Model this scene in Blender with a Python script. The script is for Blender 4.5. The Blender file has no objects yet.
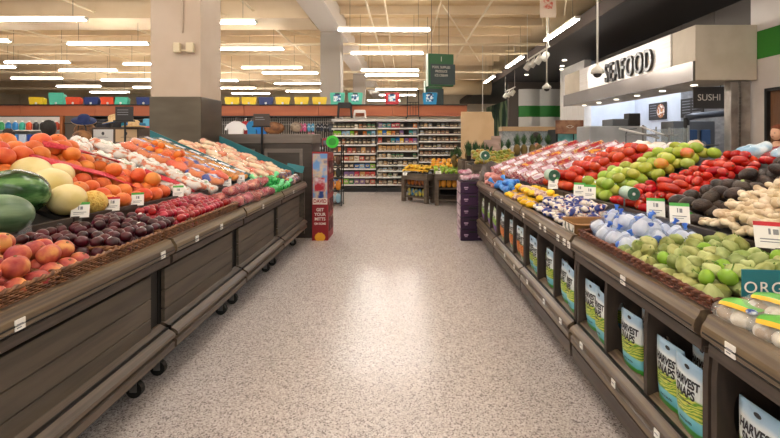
import bpy, math, random
from mathutils import Vector, Matrix, Euler, noise
random.seed(7)
PI = math.pi
sc = bpy.context.scene
C = sc.collection
# ------------------------------------------------------------------ camera, world, exposure
cam_d = bpy.data.cameras.new('camera')
cam = bpy.data.objects.new('camera', cam_d); C.objects.link(cam)
cam.location = (0, 0, 1.5); cam.rotation_euler = (PI/2, 0, 0)
cam_d.sensor_width = 36; cam_d.lens = 450/780*36
cam_d.shift_x = -15/780; cam_d.shift_y = -81/780
cam_d.clip_start = .05; cam_d.clip_end = 200
sc.camera = cam
w = bpy.data.worlds.new('world'); sc.world = w; w.use_nodes = True
w.node_tree.nodes['Background'].inputs[0].default_value = (1.0, .955, .90, 1)
w.node_tree.nodes['Background'].inputs[1].default_value = .30
sc.view_settings.view_transform = 'Standard'; sc.view_settings.look = 'None'
sc.view_settings.gamma = 1; sc.view_settings.exposure = 1.5
TUBE = 17.5
UP = 3.0

# ------------------------------------------------------------------ materials
def lin(c):
    if isinstance(c, str):
        c = c.lstrip('#'); c = tuple(int(c[i:i+2], 16)/255 for i in (0, 2, 4))
    return tuple((x/12.92 if x <= .04045 else ((x+.055)/1.055)**2.4) for x in c) + (1,)
MC = {}
def M(name, c1, c2=None, rough=.5, metal=0, scale=6, detail=3, bump=0, bscale=None, alpha=1, rand=0, coat=0,
      stretch=(1, 1, 1), lo=.4, hi=.6, c3=None, emis=0, spec=.5, trans=0, kind='noise', sss=0):
    if name in MC: return MC[name]
    m = bpy.data.materials.new(name); MC[name] = m; m.use_nodes = True
    nt = m.node_tree; N = nt.nodes; L = nt.links; b = N['Principled BSDF']
    b.inputs['Roughness'].default_value = rough; b.inputs['Metallic'].default_value = metal
    b.inputs['Base Color'].default_value = lin(c1)
    b.inputs['Specular IOR Level'].default_value = spec
    b.inputs['Coat Weight'].default_value = coat; b.inputs['Coat Roughness'].default_value = .12
    b.inputs['Alpha'].default_value = alpha
    if trans: b.inputs['Transmission Weight'].default_value = trans
    if emis:
        b.inputs['Emission Color'].default_value = lin(c1); b.inputs['Emission Strength'].default_value = emis
    out = None
    if c2 or bump:
        tc = N.new('ShaderNodeTexCoord'); mp = N.new('ShaderNodeMapping'); mp.inputs['Scale'].default_value = stretch
        L.new(tc.outputs['Object'], mp.inputs[0]); src = mp.outputs[0]
        oi = N.new('ShaderNodeObjectInfo')
        ad = N.new('ShaderNodeVectorMath'); ad.operation = 'ADD'
        ml = N.new('ShaderNodeMath'); ml.operation = 'MULTIPLY'; ml.inputs[1].default_value = 37
        L.new(oi.outputs['Random'], ml.inputs[0]); L.new(src, ad.inputs[0]); L.new(ml.outputs[0], ad.inputs[1]); src = ad.outputs[0]
        def tex(sca):
            if kind == 'voronoi':
                t = N.new('ShaderNodeTexVoronoi'); t.inputs['Scale'].default_value = sca; L.new(src, t.inputs['Vector']); return t.outputs['Distance']
            if kind == 'cells':
                t = N.new('ShaderNodeTexVoronoi'); t.inputs['Scale'].default_value = sca; L.new(src, t.inputs['Vector']); return t.outputs['Color']
            t = N.new('ShaderNodeTexNoise'); t.inputs['Scale'].default_value = sca; t.inputs['Detail'].default_value = detail
            L.new(src, t.inputs['Vector']); return t.outputs[0]
        if c2:
            r = N.new('ShaderNodeValToRGB'); L.new(tex(scale), r.inputs[0])
            r.color_ramp.elements[0].position = lo; r.color_ramp.elements[1].position = hi
            r.color_ramp.elements[0].color = lin(c1); r.color_ramp.elements[1].color = lin(c2)
            if c3:
                e = r.color_ramp.elements.new((lo+hi)/2); e.color = lin(c3)
            out = r.outputs[0]
        if bump:
            bp = N.new('ShaderNodeBump'); bp.inputs['Strength'].default_value = bump; bp.inputs['Distance'].default_value = .02
            L.new(tex(bscale or scale*3), bp.inputs['Height']); L.new(bp.outputs[0], b.inputs['Normal'])
    if rand:
        oi2 = N.new('ShaderNodeObjectInfo'); hs = N.new('ShaderNodeHueSaturation')
        mr = N.new('ShaderNodeMapRange'); mr.inputs['To Min'].default_value = .5-rand*.06; mr.inputs['To Max'].default_value = .5+rand*.06
        mv = N.new('ShaderNodeMapRange'); mv.inputs['To Min'].default_value = 1-rand*.35; mv.inputs['To Max'].default_value = 1+rand*.25
        L.new(oi2.outputs['Random'], mr.inputs[0]); L.new(mr.outputs[0], hs.inputs['Hue'])
        ff = N.new('ShaderNodeMath'); ff.operation = 'FRACT'; m2 = N.new('ShaderNodeMath'); m2.operation = 'MULTIPLY'; m2.inputs[1].default_value = 7.31
        L.new(oi2.outputs['Random'], m2.inputs[0]); L.new(m2.outputs[0], ff.inputs[0]); L.new(ff.outputs[0], mv.inputs[0]); L.new(mv.outputs[0], hs.inputs['Value'])
        if out: L.new(out, hs.inputs['Color'])
        else: hs.inputs['Color'].default_value = lin(c1)
        out = hs.outputs[0]
    if out: L.new(out, b.inputs['Base Color'])
    return m
def emit(name, col, s):
    if name in MC: return MC[name]
    m = bpy.data.materials.new(name); MC[name] = m; m.use_nodes = True; nt = m.node_tree
    nt.nodes.remove(nt.nodes['Principled BSDF']); e = nt.nodes.new('ShaderNodeEmission')
    e.inputs[0].default_value = lin(col); e.inputs[1].default_value = s
    nt.links.new(e.outputs[0], nt.nodes['Material Output'].inputs[0]); return m
def bands(name, stops, h, peas=None, rough=.3):
    """printed pouch film: colour bands up the height of the bag"""
    if name in MC: return MC[name]
    m = bpy.data.materials.new(name); MC[name] = m; m.use_nodes = True; nt = m.node_tree; N = nt.nodes; L = nt.links; b = N['Principled BSDF']
    b.inputs['Roughness'].default_value = rough
    tc = N.new('ShaderNodeTexCoord'); sp = N.new('ShaderNodeSeparateXYZ'); L.new(tc.outputs['Object'], sp.inputs[0])
    nz = N.new('ShaderNodeTexNoise'); nz.inputs['Scale'].default_value = 9; L.new(tc.outputs['Object'], nz.inputs['Vector'])
    a = N.new('ShaderNodeMath'); a.operation = 'MULTIPLY_ADD'; a.inputs[1].default_value = .05; L.new(nz.outputs[0], a.inputs[0]); L.new(sp.outputs[2], a.inputs[2])
    mr = N.new('ShaderNodeMapRange'); mr.inputs['From Min'].default_value = .025; mr.inputs['From Max'].default_value = h+.025; L.new(a.outputs[0], mr.inputs[0])
    r = N.new('ShaderNodeValToRGB'); L.new(mr.outputs[0], r.inputs[0]); cr = r.color_ramp
    cr.elements[0].position = stops[0][0]; cr.elements[0].color = lin(stops[0][1])
    cr.elements[1].position = stops[-1][0]; cr.elements[1].color = lin(stops[-1][1])
    for p, c in stops[1:-1]:
        e = cr.elements.new(p); e.color = lin(c)
    out = r.outputs[0]
    if peas:
        z0, z1, ca, cb = peas
        mp = N.new('ShaderNodeMapping'); mp.inputs['Scale'].default_value = (1, 1, 2.2); mp.inputs['Rotation'].default_value = (0, .5, 0)
        L.new(tc.outputs['Object'], mp.inputs[0])
        vo = N.new('ShaderNodeTexWave'); vo.inputs['Scale'].default_value = 14; vo.inputs['Distortion'].default_value = 9; vo.inputs['Detail Scale'].default_value = 1.5
        vo.bands_direction = 'Z'; L.new(mp.outputs[0], vo.inputs['Vector'])
        r2 = N.new('ShaderNodeValToRGB'); L.new(vo.outputs[0], r2.inputs[0]); r2.color_ramp.elements[0].color = lin(ca); r2.color_ramp.elements[1].color = lin(cb)
        g = N.new('ShaderNodeValToRGB'); L.new(mr.outputs[0], g.inputs[0]); gr = g.color_ramp; gr.interpolation = 'CONSTANT'
        gr.elements[0].color = (0, 0, 0, 1); gr.elements[1].position = z1; gr.elements[1].color = (0, 0, 0, 1)
        e = gr.elements.new(z0); e.color = (1, 1, 1, 1)
        mx = N.new('ShaderNodeMixRGB'); L.new(g.outputs[0], mx.inputs[0]); L.new(out, mx.inputs[1]); L.new(r2.outputs[0], mx.inputs[2]); out = mx.outputs[0]
    L.new(out, b.inputs['Base Color'])
    return m

# ------------------------------------------------------------------ mesh helpers
class MB:
    def __init__(s): s.v = []; s.f = []; s.mi = []; s.cur = 0
    def add(s, vs, fs):
        o = len(s.v); s.v += [tuple(p) for p in vs]; s.f += [tuple(i+o for i in f) for f in fs]; s.mi += [s.cur]*len(fs); return s
    def box(s, x0, x1, y0, y1, z0, z1):
        x0, x1 = min(x0, x1), max(x0, x1); y0, y1 = min(y0, y1), max(y0, y1); z0, z1 = min(z0, z1), max(z0, z1)
        return s.add([(x0,y0,z0),(x1,y0,z0),(x1,y1,z0),(x0,y1,z0),(x0,y0,z1),(x1,y0,z1),(x1,y1,z1),(x0,y1,z1)],
                     [(3,2,1,0),(4,5,6,7),(0,1,5,4),(1,2,6,5),(2,3,7,6),(3,0,4,7)])
    def bevbox(s, x0, x1, y0, y1, z0, z1, b=.005):
        """box with chamfered edges"""
        cx, cy, cz = (x0+x1)/2, (y0+y1)/2, (z0+z1)/2; hx, hy, hz = abs(x1-x0)/2, abs(y1-y0)/2, abs(z1-z0)/2
        b = min(b, hx*.9, hy*.9, hz*.9)
        import bmesh
        bm = bmesh.new(); bmesh.ops.create_cube(bm, size=2)
        for v in bm.verts: v.co = Vector((cx+v.co.x*hx, cy+v.co.y*hy, cz+v.co.z*hz))
        bmesh.ops.bevel(bm, geom=bm.edges[:], offset=b, segments=2, affect='EDGES', profile=.5)
        bm.verts.index_update(); vs = [v.co.copy() for v in bm.verts]; fs = [[v.index for v in f.verts] for f in bm.faces]; bm.free()
        return s.add(vs, fs)
    def loft(s, A, B, ya, yb, cap=True):
        """A, B: (x,z) outlines; joined from y=ya to y=yb"""
        n = len(A); vs = [(x, ya, z) for x, z in A]+[(x, yb, z) for x, z in B]
        fs = [(i, (i+1) % n, (i+1) % n+n, i+n) for i in range(n)]
        if cap: fs += [tuple(range(n))[::-1], tuple(range(n, 2*n))]
        return s.add(vs, fs)
    def tube(s, pts, r, seg=8, cap=True):
        pts = [Vector(p) for p in pts]; n = len(pts); rr = r if isinstance(r, (list, tuple)) else [r]*n
        vs = []; fs = []; up = None
        for i, p in enumerate(pts):
            d = (pts[min(i+1, n-1)]-pts[max(i-1, 0)]).normalized()
            if up is None: up = Vector((0, 0, 1)) if abs(d.z) < .9 else Vector((1, 0, 0))
            a = d.cross(up).normalized(); bb = a.cross(d).normalized(); up = bb
            for k in range(seg):
                t = 2*PI*k/seg; vs.append(p+(a*math.cos(t)+bb*math.sin(t))*rr[i])
        for i in range(n-1):
            for k in range(seg):
                fs.append((i*seg+k, i*seg+(k+1) % seg, (i+1)*seg+(k+1) % seg, (i+1)*seg+k))
        if cap: fs += [tuple(range(seg))[::-1], tuple(range((n-1)*seg, n*seg))]
        return s.add(vs, fs)
    def lathe(s, prof, seg=16, c=(0, 0, 0), sx=1, sy=1):
        """prof: (r,z)"""
        n = len(prof); vs = []; fs = []
        for r, z in prof:
            for k in range(seg):
                t = 2*PI*k/seg; vs.append((c[0]+r*math.cos(t)*sx, c[1]+r*math.sin(t)*sy, c[2]+z))
        for i in range(n-1):
            for k in range(seg): fs.append((i*seg+k, i*seg+(k+1) % seg, (i+1)*seg+(k+1) % seg, (i+1)*seg+k))
        fs += [tuple(range(seg))[::-1], tuple(range((n-1)*seg, n*seg))]
        return s.add(vs, fs)
    def ball(s, c, r, seg=16, rings=10, fn=None):
        """ellipsoid; fn(dir)->radius factor"""
        if not isinstance(r, (list, tuple)): r = (r, r, r)
        vs = []; fs = []
        for i in range(rings+1):
            ph = PI*i/rings
            for k in range(seg):
                t = 2*PI*k/seg; d = Vector((math.sin(ph)*math.cos(t), math.sin(ph)*math.sin(t), -math.cos(ph)))
                q = fn(d) if fn else 1
                vs.append((c[0]+d.x*r[0]*q, c[1]+d.y*r[1]*q, c[2]+d.z*r[2]*q))
        for i in range(rings):
            for k in range(seg): fs.append((i*seg+k, i*seg+(k+1) % seg, (i+1)*seg+(k+1) % seg, (i+1)*seg+k))
        return s.add(vs, fs)
    def xf(s, mat, start=0):
        for i in range(start, len(s.v)): s.v[i] = tuple(mat @ Vector(s.v[i]))
        return s
    def build(s, name, mat, parent=None, smooth=False, loc=None, kind=None, label=None, rz=0, rot=None):
        me = bpy.data.meshes.new(name); me.from_pydata(s.v, [], s.f)
        for m in (mat if isinstance(mat, (list, tuple)) else [mat]): me.materials.append(m)
        if isinstance(mat, (list, tuple)): me.polygons.foreach_set('material_index', s.mi)
        if smooth: me.polygons.foreach_set('use_smooth', [True]*len(me.polygons))
        me.validate(); me.update()
        o = bpy.data.objects.new(name, me); C.objects.link(o)
        if parent: o.parent = parent
        if loc: o.location = loc
        if rz: o.rotation_euler = (0, 0, rz)
        if rot: o.rotation_euler = rot
        if kind: o['kind'] = kind
        if label: o['label'] = label
        return o
def weld(o):
    import bmesh
    bm = bmesh.new(); bm.from_mesh(o.data); bmesh.ops.remove_doubles(bm, verts=bm.verts[:], dist=1e-5)
    bmesh.ops.recalc_face_normals(bm, faces=bm.faces[:]); bm.to_mesh(o.data); bm.free(); return o
def tag(o, label, cat, group=None):
    o['label'] = label; o['category'] = cat
    if group: o['group'] = group
    return o
def thing(name, label, cat, loc=(0, 0, 0), rz=0, group=None, rot=None):
    o = bpy.data.objects.new(name, None); C.objects.link(o); o.location = loc; o.rotation_euler = rot or (0, 0, rz)
    o.empty_display_size = .1
    return tag(o, label, cat, group)
KIDS = {}
def dup(root, loc, rot=None, label=None, group=None, scale=None):
    r = root.copy(); C.objects.link(r); r.location = loc
    if rot is not None: r.rotation_euler = rot
    if label: r['label'] = label
    if group: r['group'] = group
    if scale: r.scale = (scale,)*3 if not isinstance(scale, (tuple, list)) else scale
    for ch in KIDS.get(root.name) or KIDS.setdefault(root.name, list(root.children)):
        c = ch.copy(); C.objects.link(c); c.parent = r
        for g in KIDS.get(ch.name) or KIDS.setdefault(ch.name, list(ch.children)):
            d = g.copy(); C.objects.link(d); d.parent = c
    return r
def placer(proto):
    """first use moves the prototype itself, later uses copy it"""
    st = {'n': 0}
    def put(loc, rot=None, label=None, group=None, scale=None, **k):
        st['n'] += 1
        if st['n'] == 1:
            KIDS.setdefault(proto.name, list(proto.children))
            for ch in proto.children: KIDS.setdefault(ch.name, list(ch.children))
            proto.location = loc
            if rot is not None: proto.rotation_euler = rot
            if label: proto['label'] = label
            if group: proto['group'] = group
            if scale: proto.scale = (scale,)*3 if not isinstance(scale, (tuple, list)) else scale
            return proto
        return dup(proto, loc, rot, label, group, scale)
    return put
def textmb(s, size, ext=0, align='CENTER', sx=1, bold=0, spacing=1):
    """lettering standing upright in the XZ plane, facing -Y, centred on the origin"""
    cu = bpy.data.curves.new('lettering', 'FONT'); cu.body = s; cu.size = size; cu.extrude = ext; cu.align_x = align; cu.align_y = 'CENTER'
    cu.offset = bold; cu.space_character = spacing; cu.resolution_u = 4; cu.space_line = 1.05
    o = bpy.data.objects.new('lettering', cu); C.objects.link(o)
    bpy.context.view_layer.update()
    me = bpy.data.meshes.new_from_object(o.evaluated_get(bpy.context.evaluated_depsgraph_get()))
    mb = MB(); mb.add([(v.co.x*sx, -v.co.z, v.co.y) for v in me.vertices], [tuple(p.vertices) for p in me.polygons])
    bpy.data.objects.remove(o); bpy.data.curves.remove(cu); bpy.data.meshes.remove(me)
    return mb
ORD = ['first','second','third','fourth','fifth','sixth','seventh','eighth','ninth','tenth','eleventh','twelfth','thirteenth','fourteenth','fifteenth','sixteenth','seventeenth','eighteenth','nineteenth','twentieth']
def od(i): return ORD[i] if i < len(ORD) else 'far'

def simple(name, label, cat, parts, loc=(0, 0, 0), rz=0, group=None):
    t = thing(name, label, cat, loc, rz, group)
    for nm, mb, m, *r in parts: mb.build(nm, m, t, smooth=bool(r and r[0]))
    return t

# palette
wood_dk = M('stained_board', '#4c443b', '#5d5347', rough=.55, scale=3, stretch=(8, .6, 8), bump=.08, bscale=20)
wood_rail = M('rail_wood', '#55473b', '#78674f', rough=.3, scale=3, stretch=(14, .25, 14), bump=.03)
wood_trim = M('trim_wood', '#3f3630', '#534840', rough=.45, scale=3, stretch=(14, .3, 14))
cub_wood = M('cubby_wood', '#382f29', '#453a32', rough=.55, scale=5, stretch=(4, 4, 1))
kickm = M('kick_wood', '#4a4036', '#65574a', rough=.4, scale=3, stretch=(14, .25, 14), bump=.03)
black = M('black_plastic', '#121110', rough=.45)
inner = M('shadow_black_board', '#1c1917', rough=.7)
riserm = M('riser_board', '#3f3530', '#4b403a', rough=.5, scale=3, stretch=(5, .5, 5))
white = M('white_plastic', '#e9e7e2', rough=.4)
paper = M('white_paper', '#f2f0ea', rough=.6)
greentag = M('tag_green', '#4fae4b', rough=.6)
redtag = M('tag_red', '#c9202a', rough=.6)
ink = M('dark_ink', '#33343a', rough=.7)
greyink = M('grey_ink', '#8a8c90', rough=.7)
teal = M('teal_board', '#1d6f78', rough=.5)
steel = M('brushed_steel', '#77726c', '#8d8780', rough=.32, metal=.85, scale=4, stretch=(1, 1, 12))
chrome = M('zinc_metal', '#9a9a98', rough=.3, metal=.9)
clearp = M('clear_plastic', '#e8eef2', rough=.08, alpha=.13, spec=.9)
film = M('clear_film', '#f2f4f6', rough=.14, alpha=.10, spec=1.0, bump=.6, bscale=40)
# ------------------------------------------------------------------ ceiling lights (real tube fixtures on a grid)
tube_m = emit('lit_tube', '#fffaf4', TUBE*1.35); house_m = M('fixture_white', '#d9d7d2', rough=.5)
ceil_fill_m = emit('ceiling_fill_glow', '#ffecd4', UP)
def make_light():
    t = thing('ceiling_light', 'fluorescent', 'ceiling light', group='fluorescent fixtures hung from the ceiling')
    MB().bevbox(-1.22, 1.22, -.05, .05, 0, .05, .01).build('housing', house_m, t)
    b = MB()
    for y in (-.045, .045): b.tube([(-1.19, y, -.016), (1.19, y, -.016)], .016, 8)
    b.build('tube', tube_m, t)
    u = MB().box(-1.2, 1.2, -.04, .04, .052, .058); u.build('ceiling_fill_strip', ceil_fill_m, t)  # glowing strip added on top of the housing to brighten the ceiling
    for x in (-.9, .9): MB().tube([(x, 0, .05), (x, 0, 1.33)], .006, 5).build('hanger_wire', M('wire_grey', '#6e6455', rough=.6), t)
    for x in (-1.225, 1.225): MB().bevbox(x-.012, x+.012, -.06, .06, -.03, .05, .004).build('end_cap', house_m, t)
    return t
LH = 4.35
put_light = placer(make_light())
rows = {}
spots = [(-8.87,10.8),(-8.97,13.6),(-12.8,13.2),(-13.8,16.9),(-16.8,18.0),(-13.3,18.9),(-17.5,21.4),(-9.6,17.3),(-17.9,24.7),(-13.7,22.1),(-14.0,25.2),
         (-18.3,27.9),(-4.88,11.05),(-5.1,14.4),(-5.38,18.2),(-5.03,19.7),(-9.5,22.3),(-9.75,25.6),(-5.6,23.5),(-9.86,28.8),(-6.0,27.3),
         (-.55,11.85),(-.6,15.1),(-.63,18.9),(-.60,20.4),(-.5,26.3),(-.5,29.8),(-1.6,34.0)]
for i, (x, y) in enumerate(spots):
    side = 'over the centre aisle' if x > -2 else ('left of the bare pillars' if x > -7 else 'over the far left departments')
    dist = '%s in depth' % od(sorted(range(len(spots)), key=lambda k: spots[k][1]).index(i))
    put_light((x, y, LH), label='lit white fluorescent strip %s, %s' % (side, dist))
for i, y in enumerate((6.6, 11.9, 16.9, 21.9, 27.4)):
    put_light((4.1, y, LH), (0, 0, PI/2), label='lit fluorescent strip running lengthwise beside the dark soffit, %s from front' % od(i))
# the same grid goes on over and behind the camera
for x in (-9.6, -5.0, -.6, 3.0):
    for y in (-3.5, .2, 3.9, 7.5):
        if (x, y) == (3.0, 7.5): continue
        put_light((x, y, LH+.0), label='fluorescent strip overhead near the camera, out of view')

# ------------------------------------------------------------------ building shell
def struct(name, mb, m): return mb.build(name, m, kind='structure')
fl = M('terrazzo', '#a49c97', '#cfc7c2', rough=.30, scale=55, detail=4, lo=.38, hi=.62, c3='#bbb2ad', spec=.45)
def floor_mat():
    m = fl; nt = m.node_tree; N = nt.nodes; L = nt.links; b = N['Principled BSDF']
    tc = N.new('ShaderNodeTexCoord')
    vo = N.new('ShaderNodeTexVoronoi'); vo.inputs['Scale'].default_value = 130; L.new(tc.outputs['Object'], vo.inputs['Vector'])
    sp = N.new('ShaderNodeSeparateColor'); L.new(vo.outputs['Color'], sp.inputs[0])
    r = N.new('ShaderNodeValToRGB'); r.color_ramp.interpolation = 'CONSTANT'; L.new(sp.outputs[0], r.inputs[0])
    e = r.color_ramp.elements; e[0].color = lin('#8a817f'); e[1].position = .12; e[1].color = lin('#c6bdb9')
    for p, c in ((.4, '#d2cac6'), (.62, '#b4aba7'), (.8, '#dbd5d2'), (.93, '#a09693')):
        q = e.new(p); q.color = lin(c)
    n2 = N.new('ShaderNodeTexNoise'); n2.inputs['Scale'].default_value = .7; n2.inputs['Detail'].default_value = 4; L.new(tc.outputs['Object'], n2.inputs['Vector'])
    mr = N.new('ShaderNodeMapRange'); mr.inputs['To Min'].default_value = .94; mr.inputs['To Max'].default_value = 1.06; L.new(n2.outputs[0], mr.inputs[0])
    hs = N.new('ShaderNodeHueSaturation'); L.new(mr.outputs[0], hs.inputs['Value']); L.new(r.outputs[0], hs.inputs['Color'])
    for l in list(b.inputs['Base Color'].links): L.remove(l)
    L.new(hs.outputs[0], b.inputs['Base Color'])
    r3 = N.new('ShaderNodeMapRange'); r3.inputs['To Min'].default_value = .17; r3.inputs['To Max'].default_value = .27; L.new(n2.outputs[0], r3.inputs[0]); L.new(r3.outputs[0], b.inputs['Roughness'])
floor_mat()
struct('floor', MB().box(-36, 13, -6, 42, -.1, 0), fl)
tan = M('ceiling_tan', '#d3b88c', '#dcc29a', rough=.85, scale=.6)
tan2 = M('steel_painted_tan', '#d9c3a0', '#e0ccac', rough=.7, scale=1)
struct('ceiling', MB().box(-36, 13, -6, 42, 5.7, 5.8), tan)
wallm = M('wall_cream', '#d8c9ae', '#e0d3ba', rough=.85, scale=1)
struct('wall_back', MB().box(-36, 13, 41.8, 42, 0, 5.7), wallm)
struct('wall_left', MB().box(-36, -35.8, -6, 42, 0, 5.7), wallm)
# girders, joists and pipes
def sbox(x0, x1, y0, y1, z0, z1, m=tan2): return struct('trim_%d' % sbox.n, MB().box(x0, x1, y0, y1, z0, z1), m) if not setattr(sbox, 'n', sbox.n+1) else None
sbox.n = 0
sbox(-36, -2.8, 13.05, 14.5, 4.98, 5.7)
sbox(-36, 4.8, 26.0, 26.8, 4.9, 5.7)
beam = M('beam_pale', '#d8cfc4', rough=.7)
sbox(-2.76, -2.06, 9.2, 41.8, 4.98, 5.6, beam)
j = MB()
for k in range(24):
    y = 7.0+k*1.45
    j.box(-36, 4.8, y, y+.05, 5.42, 5.46); j.box(-36, 4.8, y+.02, y+.03, 5.46, 5.7)
struct('trim_%d' % 91, j, tan2)
p = MB()
for x, z, r in ((-22, 5.2, .04), (-17, 5.2, .03), (-13, 5.2, .03), (-9, 5.15, .03), (-4.4, 5.2, .035), (-1.06, 5.22, .03), (-.55, 5.22, .025), (2.35, 5.2, .035), (1.0, 5.3, .02)):
    p.tube([(x, 2, z), (x, 41, z)], r, 6)
for y, z, r in ((15.6, 4.75, .05), (17.9, 4.85, .03), (22.5, 4.8, .06), (30, 4.8, .08)):
    p.tube([(-35, y, z), (5.0, y, z)], r, 6)
for x0, y0, x1, y1 in ((-8, 9, -3, 16), (-15, 12, -9, 22), (1, 12, 3.5, 21), (-7, 16, -4, 24), (3.0, 8, 4.6, 13)):
    p.tube([(x0, y0, 5.05), (x1, y1, 5.05)], .022, 5)
struct('trim_92', p, M('pipe_pale', '#e2d2b2', rough=.6))
d = MB(); 
for k in range(9):
    pass
duct = MB().tube([(1.2, 25.3, 4.35), (4.8, 25.3, 4.35)], .42, 20)
tag(duct.build('air_duct', M('duct_tan', '#c9b48f', rough=.5), smooth=True), 'thick round tan air duct crossing below the far ceiling by the soffit', 'duct')
# pillars
pil_m = M('pillar_paint', '#bcaa96', '#c2b19e', rough=.75, scale=2)
clad = M('pillar_steel_cladding', '#5d5345', '#6b6152', rough=.32, metal=.7, scale=1.0, stretch=(1, 1, 3))
t = thing('pillar', 'large beige square pillar with dark metal cladding behind the citrus display', 'pillar', (-3.06, 6.33, 0)); t['kind'] = 'structure'
MB().bevbox(-.335, .335, -.33, .33, 2.05, 5.7, .008).build('painted_shaft', pil_m, t)
MB().bevbox(-.345, .345, -.34, .34, 0, 2.05, .006).build('metal_cladding', clad, t)
b = MB()
b.tube([(.10, -.345, 2.9), (.10, -.345, 5.6)], .012, 8)
b.build('conduit', pil_m, t)
bx = M('speaker_cream', '#d8c9a8', rough=.5)
t2 = thing('wall_speaker', 'pair of small cream emergency light boxes on the beige pillar', 'wall light', (-3.06, 5.97, 2.69))
MB().bevbox(.00, .09, -.05, .018, -.06, .07, .012).build('lamp_box', bx, t2); MB().bevbox(.17, .27, -.05, .018, -.06, .07, .012).build('lamp_box', bx, t2)
MB().tube([(.09, -.01, -.03), (.17, -.01, -.03)], .012, 8).build('bracket', bx, t2)
for i, (x, y, hw) in enumerate(((-2.45, 15.1, .33), (-2.5, 24.8, .33))):
    o = MB().bevbox(x-hw, x+hw, y-hw, y+hw, 0, 4.98, .01).build('pillar', M('pillar_grey', '#a89f94', rough=.75), kind='structure')
    tag(o, ['grey square pillar rising behind the terracotta fascia, under the pale beam', 'farther small grey pillar in line under the pale beam'][i], 'pillar')

# ------------------------------------------------------------------ right side: soffit, walls, seafood hood
sof = M('soffit_dark', '#2b2628', rough=.55); fas = M('soffit_fascia', '#3d322d', rough=.55)
struct('trim_93', MB().box(4.93, 13, -2, 40, 4.53, 4.62), sof)
struct('trim_94', MB().box(4.85, 4.93, -2, 40, 4.53, 4.85), fas)
struct('trim_95', MB().box(4.93, 13, -2, 40, 4.85, 4.95), sof)
wpale = M('wall_pale', '#cfc3b8', '#d6cbc1', rough=.8, scale=1)
struct('wall_right', MB().box(7.3, 7.5, -6, 8.0, 0, 5.7).box(7.3, 7.5, 8.0, 9.12, 2.5, 5.7).box(7.3, 7.5, 9.12, 9.5, 0, 5.7), wpale)
struct('trim_96', MB().box(7.285, 7.3, -6, 9.36, 3.13, 3.7), M('stripe_green', '#2f7d22', rough=.6))
drk = M('wall_taupe', '#5d534b', rough=.7)
struct('wall_far_right', MB().box(9.6, 9.8, 9.5, 40, 0, 4.53), drk)
w2 = MB()
for k in range(8): w2.box(7.42, 7.47, 9.5+k*1.3, 10.78+k*1.3, 3.55, 4.53)
struct('wall_upper_right', w2, drk)
# service door
t = thing('door_1', 'brown door', 'door', (7.3, 8.0, 0)); del t['label'], t['category']; t['kind'] = 'structure'
MB().box(.06, .1, .06, 1.06, 0, 2.44).build('door_leaf', M('door_brown', '#6d4a30', '#7a5538', rough=.5, scale=2, stretch=(1, 8, 1)), t)
MB().box(-.02, .12, 0, .06, 0, 2.5).box(-.02, .12, 1.06, 1.12, 0, 2.5).box(-.02, .12, 0, 1.12, 2.44, 2.5).build('door_frame', black, t)
# hood
hoodc = M('hood_cream', '#bdae98', '#c6b8a3', rough=.75, scale=2); hoodw = M('hood_white_board', '#e9e2d9', '#f2ede6', rough=.6, scale=2, stretch=(1, .3, 20))
band = M('hood_band', '#6a615b', rough=.35, metal=.6)
t = thing('counter_hood', 'cream boxed hood over the seafood counter with grey lower band', 'hood', (6.0, 9.3, 0))
MB().bevbox(0, 1.28, 0, 7.6, 2.70, 3.84, .01).build('hood_box', hoodc, t)
MB().box(-.03, 0, .82, 6.1, 3.1, 3.83).build('white_sign_board', hoodw, t)
MB().box(-.05, 0, 0, 7.6, 2.68, 3.09).build('lower_band', band, t)
for k in range(6): MB().lathe([(.07, 0), (.07, -.015), (.055, -.016)], 14, (.55, .9+k*1.25, 2.70)).build('downlight', emit('downlight_glow', '#fff3dc', 2.2), t)  # lamps added under the hood to brighten the kitchen
s = textmb('SEAFOOD', .78, .035, sx=.66, bold=.004, spacing=1.16)
o = s.build('hood_sign', M('letter_steel', '#3c3938', rough=.4, metal=.3), loc=(5.93, 12.05, 3.37), rot=(0, 0, -PI/2))
tag(o, 'raised dark SEAFOOD lettering on the white board of the hood', 'sign')
for k, (x, y) in enumerate(((6.6, 18.9), (6.9, 19.8), (6.2, 17.5), (5.8, 21.5))):
    o = MB().lathe([(.09, 0), (.09, -.02), (.07, -.022)], 14).build('soffit_downlight', emit('downlight_glow', '#fff3dc', 2.2), loc=(x, y, 4.53))
    tag(o, 'small round lit downlight in the dark soffit, %s from the hood' % od(k), 'downlight', 'soffit downlights')
tile = M('wall_white_tile', '#ddd8d0', '#e8e4de', rough=.5, scale=4, stretch=(1, 6, .5))
struct('wall_tile_pier', MB().box(6.93, 7.2, 17.4, 20.1, 0, 4.53), tile)
# kitchen behind the counter
kw = M('kitchen_wall', '#ccd4e0', '#d4dce8', rough=.5, scale=2)
struct('wall_kitchen_back', MB().box(7.2, 9.6, 17.6, 17.8, 0, 4.53), kw)
struct('wall_kitchen_side', MB().box(9.0, 9.2, 14.6, 17.6, 0, 4.53), kw)
st2 = M('kitchen_steel', '#85878b', '#9a9da2', rough=.28, metal=.7, scale=2, stretch=(1, 2, 5))
struct('wall_kitchen_steel', MB().box(8.95, 9.2, 9.5, 14.6, 0, 4.53), st2)
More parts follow.
